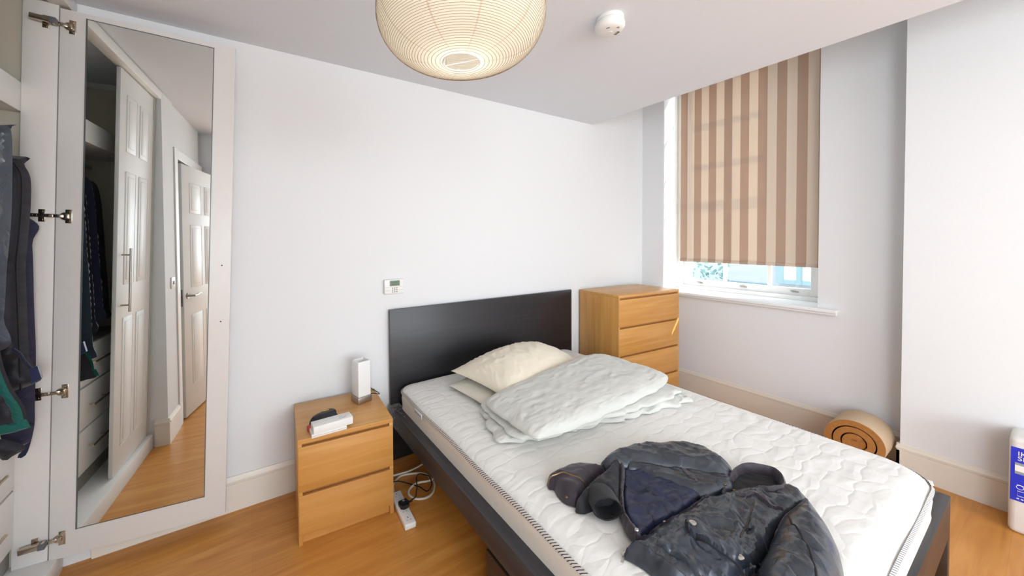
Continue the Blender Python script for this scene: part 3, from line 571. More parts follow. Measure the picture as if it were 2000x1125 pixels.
# ------------------------------------------------------------------ bed
BX0, BX1, BY1 = 0.787, 2.525, -2.098
bed = empty('bed', (1.66, -1.08, 0), 0, 'black-brown double bed frame with a tall flat headboard', 'bed')
def bp(b, name, mat, parent=None, smooth=True):
    if parent is None: b.xf(Matrix.Translation((-1.66, 1.08, 0))); return b.make(name, mat, bed, smooth)
    b.xf(Matrix.Translation((-1.66, 1.08, 0))); return b.make(name, mat, parent, smooth)
bp(B().box(0.802, 2.516, -0.038, -0.018, 0.0, 1.010, 0.0015), 'headboard', black_x)
b = B().box(BX0, BX0+0.03, BY1+0.03, -0.04, 0.275, 0.38, 0.0015).box(BX0+0.028, BX0+0.075, BY1+0.028, -0.04, 0.362, 0.3797)
bp(b, 'side_rail', black_y)
bp(B().box(BX1-0.03, BX1, BY1+0.03, -0.04, 0.275, 0.38, 0.0015).box(BX1-0.15, BX1-0.028, BY1+0.028, -0.04, 0.362, 0.3797), 'side_rail', black_y)
bp(B().box(BX0, BX1, BY1, BY1+0.03, 0.215, 0.38, 0.0015).box(BX0+0.028, BX1-0.028, BY1+0.028, BY1+0.075, 0.362, 0.3795), 'foot_rail', black_x)
for x in (BX0, BX1-0.05):
    bp(B().box(x, x+0.05, BY1, BY1+0.05, 0, 0.215, 0.002), 'leg', brown_y)
bp(B().box(1.64, 1.68, BY1+0.03, -0.05, 0.2, 0.26, 0.001).box(1.63, 1.69, -1.1, -1.04, 0, 0.2), 'centre_beam', dark_metal)
b = B()
for k in range(17): b.box(BX0+0.03, BX1-0.03, -0.10-k*0.12-0.07, -0.10-k*0.12, 0.262, 0.28, 0.003)
bp(b, 'slatted_base', plain('birch_slats', (190, 160, 118), 0.6))
# pale worn patch at the head end of the rail belongs to the rail's material
m = black_y; nt = m.node_tree
tc = nt.nodes.new('ShaderNodeTexCoord'); sx = nt.nodes.new('ShaderNodeSeparateXYZ'); nt.links.new(tc.outputs['Object'], sx.inputs[0])
nz = nt.nodes.new('ShaderNodeTexNoise'); nz.inputs['Scale'].default_value = 42; nz.inputs['Detail'].default_value = 5; nt.links.new(tc.outputs['Object'], nz.inputs[0])
mr = nt.nodes.new('ShaderNodeMapRange'); mr.inputs[1].default_value = 0.66; mr.inputs[2].default_value = 1.04; mr.inputs[3].default_value = 0.85; mr.inputs[4].default_value = 0.42
nt.links.new(sx.outputs[1], mr.inputs[0])
gt = nt.nodes.new('ShaderNodeMath'); gt.operation = 'GREATER_THAN'; nt.links.new(nz.outputs[0], gt.inputs[0]); nt.links.new(mr.outputs[0], gt.inputs[1])
pr_ = nt.nodes['Principled BSDF']; src = pr_.inputs['Base Color'].links[0].from_socket
mxn = nt.nodes.new('ShaderNodeMix'); mxn.data_type = 'RGBA'; nt.links.new(gt.outputs[0], mxn.inputs[0]); nt.links.new(src, mxn.inputs[6]); mxn.inputs[7].default_value = (*lin((132, 128, 124)), 1)
nt.links.new(mxn.outputs[2], pr_.inputs['Base Color'])

# underbed box on the floor below the left rail
ub = empty('underbed_box', (1.1, -1.62, 0), 0, 'dark storage box on castors under the left side of the bed', 'storage box')
b = B().box(0.803, 0.818, -2.07, -1.15, 0.012, 0.235, 0.001); b.xf(Matrix.Translation((-1.1, 1.62, 0))); b.make('front_panel', brown_y, ub)
b = B().box(0.818, 1.40, -2.065, -2.05, 0.03, 0.20).box(0.818, 1.40, -1.17, -1.155, 0.03, 0.20).box(1.385, 1.40, -2.05, -1.17, 0.03, 0.20).box(0.818, 1.40, -2.06, -1.16, 0.025, 0.035)
b.xf(Matrix.Translation((-1.1, 1.62, 0))); b.make('box_body', brown_y, ub)
for x in (0.86, 1.35):
    for y in (-2.0, -1.22):
        b = B().cyl((x-0.008, y, 0.0125), (x+0.008, y, 0.0125), 0.0125, n=16); b.xf(Matrix.Translation((-1.1, 1.62, 0))); b.make('castor', plastic_b, ub)

# ------------------------------------------------------------------ mattress
MX0, MX1, MY0, MY1 = 0.842, 2.405, -0.062, -2.082
def rrect(x0, x1, y0, y1, r, n=10, rs=None):
    """rounded rectangle, corner radii order: (x1,y0) (x0,y0) (x0,y1) (x1,y1) with y0 > y1"""
    rs = rs or [r]*4; out = []
    for (cx, cy, a0), q in zip(((x1, y0, 0), (x0, y0, 90), (x0, y1, 180), (x1, y1, 270)), rs):
        sx_ = -1 if cx == x1 else 1; sy_ = -1 if cy == y0 else 1
        for k in range(n+1):
            a = R(a0+90*k/n); out.append((cx+sx_*q+q*math.cos(a), cy+sy_*q+q*math.sin(a)))
    return out
RS = [0.10, 0.09, 0.11, 0.16]
mt = empty('mattress', (1.62, -1.07, 0.28), 0, 'white quilted mattress with a black and white zip tape around its top edge', 'mattress')
MI = Matrix.Translation((-1.62, 1.07, -0.28))
def mp_(b, name, mat, smooth=True): b.xf(MI); return b.make(name, mat, mt, smooth)
rings = []
b = B()
for (ins, z) in ((0.05, 0.282), (0.018, 0.292), (0.004, 0.315), (0.0, 0.35), (0.004, 0.40), (0.0, 0.45), (0.004, 0.478), (0.012, 0.486)):
    P_ = resample(rrect(MX0+ins, MX1-ins, MY0-ins, MY1+ins, 0, 12, [max(0.02, q-ins) for q in RS]), 0.03)
    rings.append([b.bm.verts.new((x, y, z)) for x, y in P_[:220]])
for i in range(len(rings)-1):
    n_ = min(len(rings[i]), len(rings[i+1]))
NR = 220
for i, (ins, z) in enumerate(((0.05, 0.282), (0.018, 0.292), (0.004, 0.315), (0.0, 0.35), (0.004, 0.40), (0.0, 0.45), (0.004, 0.478), (0.012, 0.486))):
    P_ = rrect(MX0+ins, MX1-ins, MY0-ins, MY1+ins, 0, 12, [max(0.02, q-ins) for q in RS])
    P_ = np.array(P_+[P_[0]]); d_ = np.r_[0, np.cumsum(np.linalg.norm(np.diff(P_, axis=0), axis=1))]; t_ = np.linspace(0, d_[-1], NR+1)[:-1]
    rings[i] = list(zip(np.interp(t_, d_, P_[:, 0]), np.interp(t_, d_, P_[:, 1]), [z]*NR))
b.bm.free(); b = B()
rv = [[b.bm.verts.new(p) for p in rr] for rr in rings]
for i in range(len(rv)-1):
    for k in range(NR): b.bm.faces.new((rv[i][k], rv[i][(k+1) % NR], rv[i+1][(k+1) % NR], rv[i+1][k]))
b.bm.faces.new(rv[0][::-1]); b.bm.faces.new(rv[-1])
mp_(b, 'mattress_body', mat_side_m)
# quilted top with real puckers
def quilt_h(x, y):
    return 0.034+0.006*math.sin((x-MX0)/(MX1-MX0)*PI)
top = patch('quilted_top', rrect(MX0, MX1, MY0, MY1, 0, 8, RS), 0.484, quilt_h, 0.10, quilt_m, None, res=0.016,
            wr=[(0.0028, 6, 0.3, 1.6, 5.0), (0.0012, 24, 0.0, 2.4, 9.0)], smooth_outline=False)
top.data.transform(MI); top.parent = mt
b = B(); Pz = resample(rrect(MX0-0.003, MX1+0.003, MY0+0.003, MY1-0.003, 0, 12, RS), 0.03)
lo_ = [b.bm.verts.new((x, y, 0.476+0.003*math.sin(k*0.35))) for k, (x, y) in enumerate(Pz)]
mi_ = [b.bm.verts.new((x+(x-1.62)*0.0012, y+(y+1.07)*0.0012, 0.487+0.003*math.sin(k*0.35))) for k, (x, y) in enumerate(Pz)]
hi_ = [b.bm.verts.new((x-(x-1.62)*0.006, y-(y+1.07)*0.006, 0.4975+0.003*math.sin(k*0.35))) for k, (x, y) in enumerate(Pz)]
n_ = len(Pz)
for k in range(n_):
    b.bm.faces.new((lo_[k], lo_[(k+1) % n_], mi_[(k+1) % n_], mi_[k])); b.bm.faces.new((mi_[k], mi_[(k+1) % n_], hi_[(k+1) % n_], hi_[k]))
zt = mp_(b, 'zip_tape', zip_m)
b = B().box(0.829, 0.8335, -0.475, -0.37, 0.458, 0.486, 0.001); tg = mp_(b, 'woven_tag', plain('woven_tag', (226, 230, 232), 0.7))
b = B().box(2.385, 2.425, -2.066, -2.040, 0.456, 0.4585, 0.0008, rot=Matrix.Rotation(R(12), 3, 'Z')); mp_(b, 'care_label', plastic_w)
b = B()
for k in range(7): b.box(0.8275, 0.8292, -0.462+k*0.012, -0.455+k*0.012, 0.469, 0.475)
b.xf(MI); b.make('tag_print', plain('tag_print', (110, 140, 160), 0.7), tg)

# ------------------------------------------------------------------ pillows and duvet
ZT = 0.522
p2 = cushion('pillow', [(1.125, -0.83), (1.86, -0.70), (1.84, -0.16), (1.085, -0.33)], ZT-0.004, 0.075, pillow2_m, None, e=3, m=0.5, sag=0.4,
             wr=[(0.006, 9, 1.2, 1.5, 2.0)], pinch=0.03)
tag(p2, 'flat ivory pillow underneath, topped by the plump cream pillow', 'pillow')
p1 = cushion('pillow', [(1.185, -0.80), (2.05, -0.58), (2.02, -0.10), (1.115, -0.30)], ZT+0.062, 0.165, pillow_m, None, nu=100, nv=70, e=2.2, m=0.62, sag=0.18,
             wr=[(0.008, 7, 1.2, 2.4, 12.0), (0.005, 18, 1.2, 2.6, 15.0)], pinch=0.05, tilt=lambda a, b: -0.030*a+0.012*b)
tag(p1, 'plump cream pillow on top, leaning toward the headboard', 'pillow')
B().box(1.075, 1.125, -0.615, -0.575, 0.5225, 0.5245, 0.0006, rot=Matrix.Rotation(R(25), 3, 'Z')).make('care_label', plastic_w, p2)

dv_ = empty('duvet', (1.6, -0.95, ZT), 0, 'pale grey duvet folded into a thick rectangle beside the pillows', 'duvet')
def put(o, par, off):
    o.data.transform(Matrix.Translation((-off[0], -off[1], -off[2]))); o.parent = par
DO = (1.6, -0.95, ZT)
o = cushion('duvet_under_layer', [(0.955, -1.03), (2.24, -1.27), (2.17, -0.72), (1.10, -0.66)], ZT+0.002, 0.040, duvet_m, None, nu=110, nv=60, e=5, m=0.4, sag=0.3, rnd=0.14, rag=0.04,
            wr=[(0.010, 10, 0.4, 1.4, 31.0), (0.005, 26, 0.2, 1.8, 35.0)]); put(o, dv_, DO)
o = cushion('duvet_middle_layer', [(1.00, -1.11), (2.22, -1.22), (2.15, -0.68), (1.09, -0.66)], ZT+0.036, 0.034, duvet_m, None, nu=110, nv=60, e=6, m=0.4, sag=0.3, rnd=0.14, rag=0.03,
            wr=[(0.005, 10, 0.4, 1.4, 41.0), (0.003, 26, 0.2, 1.8, 45.0)]); put(o, dv_, DO)
o = cushion('duvet_top_layer', [(1.045, -1.20), (2.26, -1.13), (2.19, -0.57), (1.055, -0.72)], ZT+0.056, 0.084, duvet_m, None, nu=150, nv=80, e=4.5, m=0.48, sag=0.32, rnd=0.16, rag=0.012,
            wr=[(0.005, 5, 0.35, 2.6, 51.0), (0.0042, 14, 0.3, 3.2, 55.0)], tilt=lambda a, b: 0.022*b*a); put(o, dv_, DO)

# ------------------------------------------------------------------ chests of drawers
def chest(name, w, d, h, fronts, loc, rz, label, cat, topm):
    t = empty(name, loc, rz, label, cat)
    th = 0.020
    B().box(0, w, 0, d, h-0.022, h, 0.0015).make('top', topm, t)
    for x in (0.0, w-th): B().box(x, x+th, 0.002, d, 0, h-0.022, 0.0012).make('side_panel', oak_z, t)
    B().box(th, w-th, d-0.006, d, 0.04, h-0.022).make('back_panel', oak_z, t)
    B().box(th, w-th, 0.022, 0.036, 0.0, fronts[-1][0]-0.004).make('plinth', oak_x, t)
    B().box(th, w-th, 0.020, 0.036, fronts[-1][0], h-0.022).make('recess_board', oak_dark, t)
    for a, c in fronts:
        q = B().box(0.003, w-0.003, -0.002, 0.018, a, c, 0.0025).make('drawer', oak_x, t)
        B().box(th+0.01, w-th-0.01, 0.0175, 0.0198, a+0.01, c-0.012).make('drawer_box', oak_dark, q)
    return t
chest('nightstand', 0.4666, 0.432, 0.5172, [(0.262, 0.480), (0.048, 0.243)], (0.1933, -0.4494, 0), -0.0691, 'low two-drawer oak nightstand standing left of the bed', 'nightstand', oak_top)
chest('chest_of_drawers', 0.80, 0.435, 1.0, [(0.735, 0.962), (0.495, 0.718), (0.255, 0.478), (0.05, 0.238)], (2.6127, -0.4528, 0), -0.073, 'tall four-drawer oak chest in the corner beside the window', 'chest of drawers', oak_top)

# lamp on the nightstand
NZ = 0.5172
tl = empty('table_lamp', (0.572, -0.182, NZ), R(14), 'small block-shaped opal glass lamp on a metal base, standing on the nightstand', 'table lamp')
B().box(-0.044, 0.044, -0.044, 0.044, 0, 0.038, 0.002).make('lamp_base', steel, tl)
b = B().box(-0.041, 0.041, -0.041, 0.041, 0.038, 0.245, 0.007, 3)
fs = [f for f in b.bm.faces if f.normal.z > 0.9 and f.calc_area() > 0.003]
bmesh.ops.recalc_face_normals(b.bm, faces=list(b.bm.faces))
fs = [f for f in b.bm.faces if f.normal.z > 0.9 and f.calc_area() > 0.003]
r = bmesh.ops.inset_region(b.bm, faces=fs, thickness=0.003); 
for f in fs:
    for v in f.verts: v.co.z -= 0.02
b.make('glass_shade', opal_m, tl)
bez([(0.044, 0.01, 0.012), (0.085, 0.02, 0.012), (0.115, -0.01, 0.008), (0.125, 0.03, 0.006), (0.135, 0.16, 0.0)], 0.0025, 'lamp_cord', cable_b, tl)
# black soft case, two white boxes
cs = empty('glasses_case', (0.335, -0.31, NZ), 0, 'black soft case with a yellow trim lying behind the white boxes on the nightstand', 'case')
pts = [(-0.072, -0.062), (-0.027, -0.022), (0.030, -0.012), (0.069, -0.050), (0.065, -0.098), (0.002, -0.110), (-0.061, -0.090)]
pts = [(x, y+0.045) for x, y in pts]
patch('case_body', pts, 0.0, 0.046, 0.028, plain('black_neoprene', (40, 42, 48), 0.55, nscale=200, nstr=0.2), cs, res=0.005, wr=(0.003, 30, 0.3, 1.5, 4.0))
patch('case_flap', [(-0.03, -0.012), (0.03, 0.02), (0.062, 0.0), (0.055, -0.03), (-0.02, -0.045)], 0.036, 0.016, 0.012, plain('black_flap', (30, 31, 36), 0.5), cs, res=0.004)
B().box(0.0, 0.03, -0.006, -0.001, 0.0515, 0.0535, 0.0005).make('yellow_stitch', yellow_m, cs)
B().box(-0.066, -0.052, -0.048, -0.042, 0.024, 0.030, 0.001).make('yellow_tab', yellow_m, cs)
lb = empty('box', (0.338, -0.415, NZ), R(1), 'lower white carton lying on the nightstand, under the narrower white box', 'box')
b = B().box(-0.083, 0.083, -0.05, 0.045, 0, 0.018, 0.0015); b.make('carton', plastic_w, lb)
B().box(-0.0815, 0.0815, -0.0502, -0.0499, 0.008, 0.0092).make('lid_seam', grey_print, lb)
B().box(-0.09, -0.07, 0.02, 0.052, 0.0, 0.022, 0.003).make('red_strap', red_m, lb)
tb = empty('box', (0.357, -0.432, NZ+0.018), R(3), 'upper long white box resting across the other carton on the nightstand', 'box')
B().box(-0.095, 0.095, -0.033, 0.033, 0, 0.036, 0.0015).make('carton', plastic_w, tb)
b = B()
for k, (x, w_) in enumerate(((0.035, 0.018), (0.058, 0.010), (0.03, 0.03))): b.box(x, x+w_, 0.0-k*0.008, 0.003-k*0.008, 0.0359, 0.0364)
b.make('print', grey_print, tb)
B().box(0.082, 0.118, -0.014, 0.016, 0.030, 0.0325, 0.0008).make('clear_tape', poly_m, tb)

# power strip, plug and cables on the floor
S0, S1 = Vector((0.7155, -0.368)), Vector((0.700, -0.632)); dS = (S1-S0); Ls = dS.length; ang = math.atan2(dS.y, dS.x)
ps = empty('power_strip', ((S0.x+S1.x)/2-0.006, (S0.y+S1.y)/2, 0), ang, 'white four-socket power strip on the floor between nightstand and bed', 'power strip')
B().box(-Ls/2, Ls/2, -0.030, 0.030, 0, 0.030, 0.006, 3).make('strip_body', plastic_w, ps)
for k in range(4):
    x = -Ls/2+0.034+k*0.0645; b = B()
    b.box(x-0.014, x-0.006, -0.002, 0.002, 0.0298, 0.0304).box(x+0.008, x+0.0105, -0.012, -0.006, 0.0298, 0.0304).box(x+0.008, x+0.0105, 0.006, 0.012, 0.0298, 0.0304)
    b.make('socket', plastic_b, ps)
pg = empty('plug', (0.7080, -0.505, 0.030), ang+R(8), 'black mains plug pushed into the white power strip', 'plug')
B().prism([(-0.022, -0.024), (0.014, -0.026), (0.026, -0.012), (0.026, 0.012), (0.014, 0.026), (-0.022, 0.024)], 0, 0.030, 0.005).make('plug_body', plastic_b, pg)
B().cyl((-0.006, 0.0, 0.030), (-0.006, 0.0, 0.0315), 0.006).make('fuse_mark', grey_print, pg)
B().cyl((0.0, 0.02, 0.014), (0.0, 0.05, 0.012), 0.006, 0.004).make('cord_grip', plastic_b, pg)
wc = bez([(0.706, -0.362, 0.015), (0.72, -0.30, 0.014), (0.752, -0.253, 0.010), (0.802, -0.226, 0.008), (0.86, -0.238, 0.007), (0.91, -0.262, 0.007), (0.94, -0.304, 0.008), (0.943, -0.393, 0.012), (0.902, -0.46, 0.007), (0.847, -0.478, 0.007), (0.795, -0.452, 0.007), (0.779, -0.401, 0.007), (0.803, -0.362, 0.009), (0.858, -0.348, 0.014), (0.93, -0.37, 0.017), (0.975, -0.33, 0.010), (1.02, -0.2, 0.006)], 0.0062, 'extension_cable', cable_w, None)
tag(wc, 'thick white cable coiled on the floor behind the power strip', 'cable')
wc2 = bez([(0.66, -0.235, 0.022), (0.70, -0.215, 0.022), (0.783, -0.222, 0.022), (0.86, -0.226, 0.021), (0.95, -0.20, 0.014), (1.06, -0.16, 0.006)], 0.0052, 'cable', cable_w, None)
tag(wc2, 'thin white cable running straight from the nightstand to under the bed', 'cable')
bc = bez([(0.757, -0.492, 0.042), (0.79, -0.47, 0.030), (0.812, -0.43, 0.022), (0.837, -0.385, 0.026), (0.86, -0.32, 0.028), (0.89, -0.295, 0.028), (0.922, -0.32, 0.024), (0.931, -0.36, 0.030), (0.916, -0.418, 0.024), (0.877, -0.436, 0.010), (0.850, -0.39, 0.018), (0.812, -0.325, 0.012), (0.76, -0.286, 0.024), (0.69, -0.26, 0.03), (0.665, -0.20, 0.1)], 0.0032, 'lamp_cable', cable_b, None)
tag(bc, 'thin black cable looping from the plug through the white coil', 'cable')

# ------------------------------------------------------------------ on the walls and ceiling
th_ = empty('thermostat', (0.8415, 0, 1.162), 0, 'white digital thermostat with a green display on the wall above the headboard', 'thermostat')
B().box(-0.068, 0.068, -0.026, 0, -0.048, 0.048, 0.006, 3).make('thermostat_case', plastic_w, th_)
B().box(-0.032, 0.038, -0.0268, -0.0255, 0.004, 0.040, 0.0006, 1).make('lcd_screen', lcd_m, th_)
b = B()
for x, w_ in ((-0.02, 0.02), (0.006, 0.016)): b.box(x, x+w_, -0.0273, -0.0266, 0.014, 0.016)
b.box(-0.02, 0.02, -0.0273, -0.0266, 0.026, 0.0275)
b.make('lcd_digits', dark_metal, th_)
for i in range(3):
    for j in range(3): B().box(-0.017+i*0.015, -0.009+i*0.015, -0.028, -0.0255, -0.013-j*0.0125, -0.0075-j*0.0125, 0.0012, 1).make('button', grey_pl, th_)
B().box(-0.066, 0.066, -0.0264, -0.0257, -0.0035, -0.0025).box(-0.066, -0.022, -0.0264, -0.0257, -0.0245, -0.0235).box(0.03, 0.066, -0.0264, -0.0257, -0.0245, -0.0235).make('case_groove', grey_print, th_)

sa = empty('smoke_alarm', (1.545, -1.165, H), R(20), 'round white smoke alarm on the ceiling', 'smoke alarm')
B().lathe([(0.001, 0), (0.062, 0), (0.064, -0.003), (0.064, -0.018), (0.060, -0.020), (0.060, -0.024), (0.064, -0.026)], 56).make('alarm_mount', alarm_m, sa)
B().lathe([(0.060, -0.024), (0.066, -0.027), (0.069, -0.034), (0.069, -0.048), (0.064, -0.058), (0.054, -0.065), (0.036, -0.069), (0.001, -0.070)], 56).make('alarm_body', alarm_m, sa)
b = B()
for k in range(3): b.box(0.030, 0.046, -0.014+k*0.010, -0.010+k*0.010, -0.0705, -0.0665, 0.001, 1)
b.xf(Matrix.Rotation(R(-35), 4, 'Z')).make('sounder_slot', dark_metal, sa)
B().lathe([(0.001, -0.0718), (0.011, -0.0715), (0.013, -0.069)], 32).make('test_button', alarm_m, sa)
b = B().box(-0.045, -0.025, -0.012, 0.004, -0.0688, -0.0675).box(-0.02, -0.006, -0.048, -0.036, -0.0682, -0.0672); b.make('printed_mark', grey_print, sa)

# paper lantern
PX, PY, PZ = 0.512, -1.470, 2.074
pl = empty('pendant_lamp', (PX, PY, PZ), 0, 'round ribbed rice-paper lantern hanging from the ceiling', 'pendant lamp')
RA, RB = 0.226, 0.114; HR = 0.040
def lant(t):   # t from 0 (lower opening) to 1 (upper opening)
    a0 = math.asin(0.9995*0.985) ; ph = (-1.4757+2.9514*t)
    c = math.cos(ph); c = max(c, 0)**0.62; s = math.sin(ph)
    return RA*c, RB*s/math.sin(1.4757)
NT_ = 72
prof = []
for k in range(NT_*4+1):
    t = k/(NT_*4); rr, z = lant(t); ph = k/4
    bulge = -0.0022*(1-abs(math.sin(PI*ph)))
    prof.append((rr+bulge, z))
r0 = prof[0][0]
b = B().lathe(prof, 120); b.make('paper_shade', paper_m, pl)
b = B()
pts = []
for k in range(NT_*48+1):
    t = k/(NT_*48); rr, z = lant(t); a = 2*PI*k/48
    pts.append(((rr+0.0001)*math.cos(a), (rr+0.0001)*math.sin(a), z))
b.tube(pts, 0.0006, 4); b.make('bamboo_rib', plain('rib_wire', (150, 130, 104), 0.7), pl)
zb = lant(0)[1]
b = B().tube([(r0*math.cos(a), r0*math.sin(a), zb) for a in [2*PI*k/48 for k in range(48)]], 0.0018, 8, True)
b.tube([(r0*math.cos(2.2), r0*math.sin(2.2), zb), (r0*math.cos(2.2)*0.9, r0*math.sin(2.2)*0.9, zb+0.205)], 0.0014, 6)
b.tube([(r0*math.cos(2.2), r0*math.sin(2.2), zb), (r0*math.cos(5.6), r0*math.sin(5.6), zb+0.004)], 0.0014, 6)
b.tube([(r0*math.cos(5.6), r0*math.sin(5.6), zb), (r0*math.cos(5.6)*0.9, r0*math.sin(5.6)*0.9, zb+0.205)], 0.0014, 6)
b.make('wire_frame', frame_m, pl)
B().cyl((0, 0, 0.09), (0, 0, 0.15), 0.018).cyl((0, 0, 0.15), (0, 0, H-PZ), 0.003).make('flex_and_holder', plastic_w, pl)
B().lathe([(0.001, -0.012), (0.018, -0.006), (0.028, 0.012), (0.030, 0.028), (0.022, 0.055), (0.014, 0.075), (0.013, 0.09)], 32).make('bulb', bulb_m, pl)
B().lathe([(0.001, H-PZ-0.03), (0.03, H-PZ-0.028), (0.045, H-PZ-0.004), (0.045, H-PZ)], 32).make('ceiling_rose', plastic_w, pl)
pt = bpy.data.lights.new('lantern_bulb_light', 'POINT'); pt.energy = 0.6; pt.color = (1, 0.95, 0.86); pt.shadow_soft_size = 0.03
po = bpy.data.objects.new('lantern_bulb_light', pt); COL.objects.link(po); po.location = (PX, PY, PZ-0.055)

# ------------------------------------------------------------------ cardboard roll by the window wall
cr_ = empty('cardboard_roll', (3.30, -1.668, 0), 0, 'thick roll of brown cardboard lying on the floor under the window wall', 'roll')
def spiral(r_out, r_in_w, x0, x1, a0, a1, pitch):
    """a thick sheet wound round the x axis"""
    bm = bmesh.new(); n = 150; rows = []
    for i in range(n+1):
        a = a0+(a1-a0)*i/n; ro = r_out-pitch*(a-a0)/(2*PI); ri = ro-r_in_w
        rows.append([bm.verts.new((x, rr*math.cos(a), 0.160+rr*math.sin(a))) for rr, x in ((ro, x0), (ro, x1), (ri, x1), (ri, x0))])
    for i in range(n):
        for k in range(4): bm.faces.new((rows[i][k], rows[i][(k+1) % 4], rows[i+1][(k+1) % 4], rows[i+1][k]))
    bm.faces.new(rows[0]); bm.faces.new(rows[-1][::-1]); b = B(); b.bm.free(); b.bm = bm; return b
spiral(0.1570, 0.034, 0.0, 0.24, -PI/2, -PI/2+2*PI*2.6, 0.042).make('rolled_sheet', card_m, cr_, False)
b = spiral(0.1592, 0.0022, 0.002, 0.238, -PI/2, -PI/2+2*PI*0.999, 0.042).make('outer_paper', kraft_m, cr_, True)
B().cyl((0.01, 0, 0.160), (0.23, 0, 0.160), 0.042, n=32).make('core', card_m, cr_)
B().cyl((0.03, 0, 0.160), (0.22, 0, 0.160), 0.112, n=48).make('gap_shade_disc', plain('painted_gap_shade', (22, 18, 14), 0.9), cr_)  # near-black disc paints in the shade between the wound layers

# white package at the right edge
wb = empty('package', (3.24, -2.40, 0), 0, 'white wrapped package with a blue printed label leaning by the right wall', 'package')
b = B().box(0, 0.19, -0.25, 0.195, 0.0, 0.478, 0.022, 3)
for v in b.bm.verts: v.co.x += 0.004*noise.noise(v.co*9)
b.make('wrapping', shell_white, wb)
lab = B().box(-0.0015, 0.001, -0.20, 0.190, 0.165, 0.430, 0.0005, 1).make('blue_label', foil, wb)
MT = Matrix.Translation((-0.0022, 0.172, 0.392)) @ Matrix(((0, 0, -1, 0), (-1, 0, 0, 0), (0, 1, 0, 0), (0, 0, 0, 1)))
text_mesh('label_text', 'IKEA ®', 0.030, plastic_w, lab, MT)
text_mesh('label_text', 'SKYDD', 0.030, plastic_w, lab, Matrix.Translation((0, 0, -0.024)) @ MT)
b = B()
for y0, y1, z0, z1 in ((0.10, 0.178, 0.325, 0.352),): b.box(-0.0026, -0.0014, -0.02, 0.178, 0.300, 0.356)
b.make('label_picture', grey_print, lab)
B().box(-0.0032, -0.0020, -0.02, 0.178, 0.314, 0.344).make('label_picture', plastic_w, lab)
b = B()
def ring(cy_, cz_, ry, rz_): b.tube([(-0.0024, cy_+ry*math.cos(a), cz_+rz_*math.sin(a)) for a in [2*PI*k/20 for k in range(20)]], 0.0012, 6, True)
ring(0.163, 0.236, 0.010, 0.010); ring(0.130, 0.236, 0.010, 0.010)
b.tube([(-0.0024, 0.120, 0.236), (-0.0024, 0.140, 0.236)], 0.001, 6); b.tube([(-0.0024, 0.172, 0.247), (-0.0024, 0.12, 0.247)], 0.001, 6)
b.tube([(-0.0024, 0.170, 0.216), (-0.0024, 0.170, 0.192), (-0.0024, 0.13, 0.192), (-0.0024, 0.13, 0.216)], 0.0014, 6, True)
for k in range(5): b.box(-0.0026, -0.0014, 0.165-k*0.012, 0.172-k*0.012, 0.176, 0.181)
b.make('label_icons', plastic_w, lab)

# ------------------------------------------------------------------ jacket thrown on the mattress
def D_(k): return JD[k]
jk = empty('jacket', (1.3, -1.7, 0.53), 0, 'dark waxed jacket lying open on the mattress, navy quilted lining showing', 'jacket')
JO = (1.3, -1.7, 0.53); JM = Matrix.Translation((-1.3, 1.7, -0.53)); parts = []
ZB = 0.525
def jp(name, key, z0, h, edge, mat, wr, res=0.0075, outline=None):
    o = patch(name, outline or D_(key), z0, h, edge, mat, None, res=res, wr=wr)
    parts.append(BVHTree.FromPolygons([v.co.copy() for v in o.data.vertices], [tuple(p.vertices) for p in o.data.polygons]))
    o.data.transform(JM); o.parent = jk; return o
def zat(x, y, pad=0.0, dflt=0.54):
    z = None
    for t in parts:
        h = t.ray_cast(Vector((x, y, 2)), Vector((0, 0, -1)))
        if h[0] is not None and (z is None or h[0].z > z): z = h[0].z
    return (z if z is not None else dflt)+pad
jp('sleeve', 'sleeve_far', ZB, 0.078, 0.075, shell_m, [(0.010, 8, -0.9, 2.2, 61.0), (0.004, 24, -0.8, 2.0, 62.0)])
jp('front_panel', 'front_far', ZB+0.004, 0.046, 0.04, shell_m, [(0.007, 8, -0.9, 2.6, 64.0), (0.003, 24, -0.8, 2.2, 65.0)])
jp('inner_facing', 'facing', ZB+0.002, 0.070, 0.045, inside_m, [(0.008, 14, 0.6, 1.6, 66.0)])
jp('pocket_panel', 'pocket_far', ZB, 0.058, 0.05, shell_b, [(0.007, 14, -0.7, 1.8, 68.0)])
jp('quilted_lining', 'lining', ZB+0.002, 0.034, 0.03, lining_m, [(0.011, 12, -0.9, 1.5, 70.0), (0.003, 34, 0.2, 1.4, 71.0)])
jp('hem_band', 'hem_band', ZB+0.012, 0.038, 0.012, shell_b, [(0.003, 20, 0, 1.2, 72.0)], 0.006)
jp('front_panel', 'front_near', ZB, 0.046, 0.04, shell_m, [(0.013, 7, 0.15, 2.4, 74.0), (0.006, 17, 0.9, 2.2, 75.0), (0.0012, 60, 0.4, 1.5, 76.0)], 0.007)
jp('sleeve', 'sleeve_near', ZB+0.002, 0.092, 0.085, shell_m, [(0.012, 8, 1.0, 2.2, 78.0), (0.004, 22, 1.1, 2.0, 79.0)])
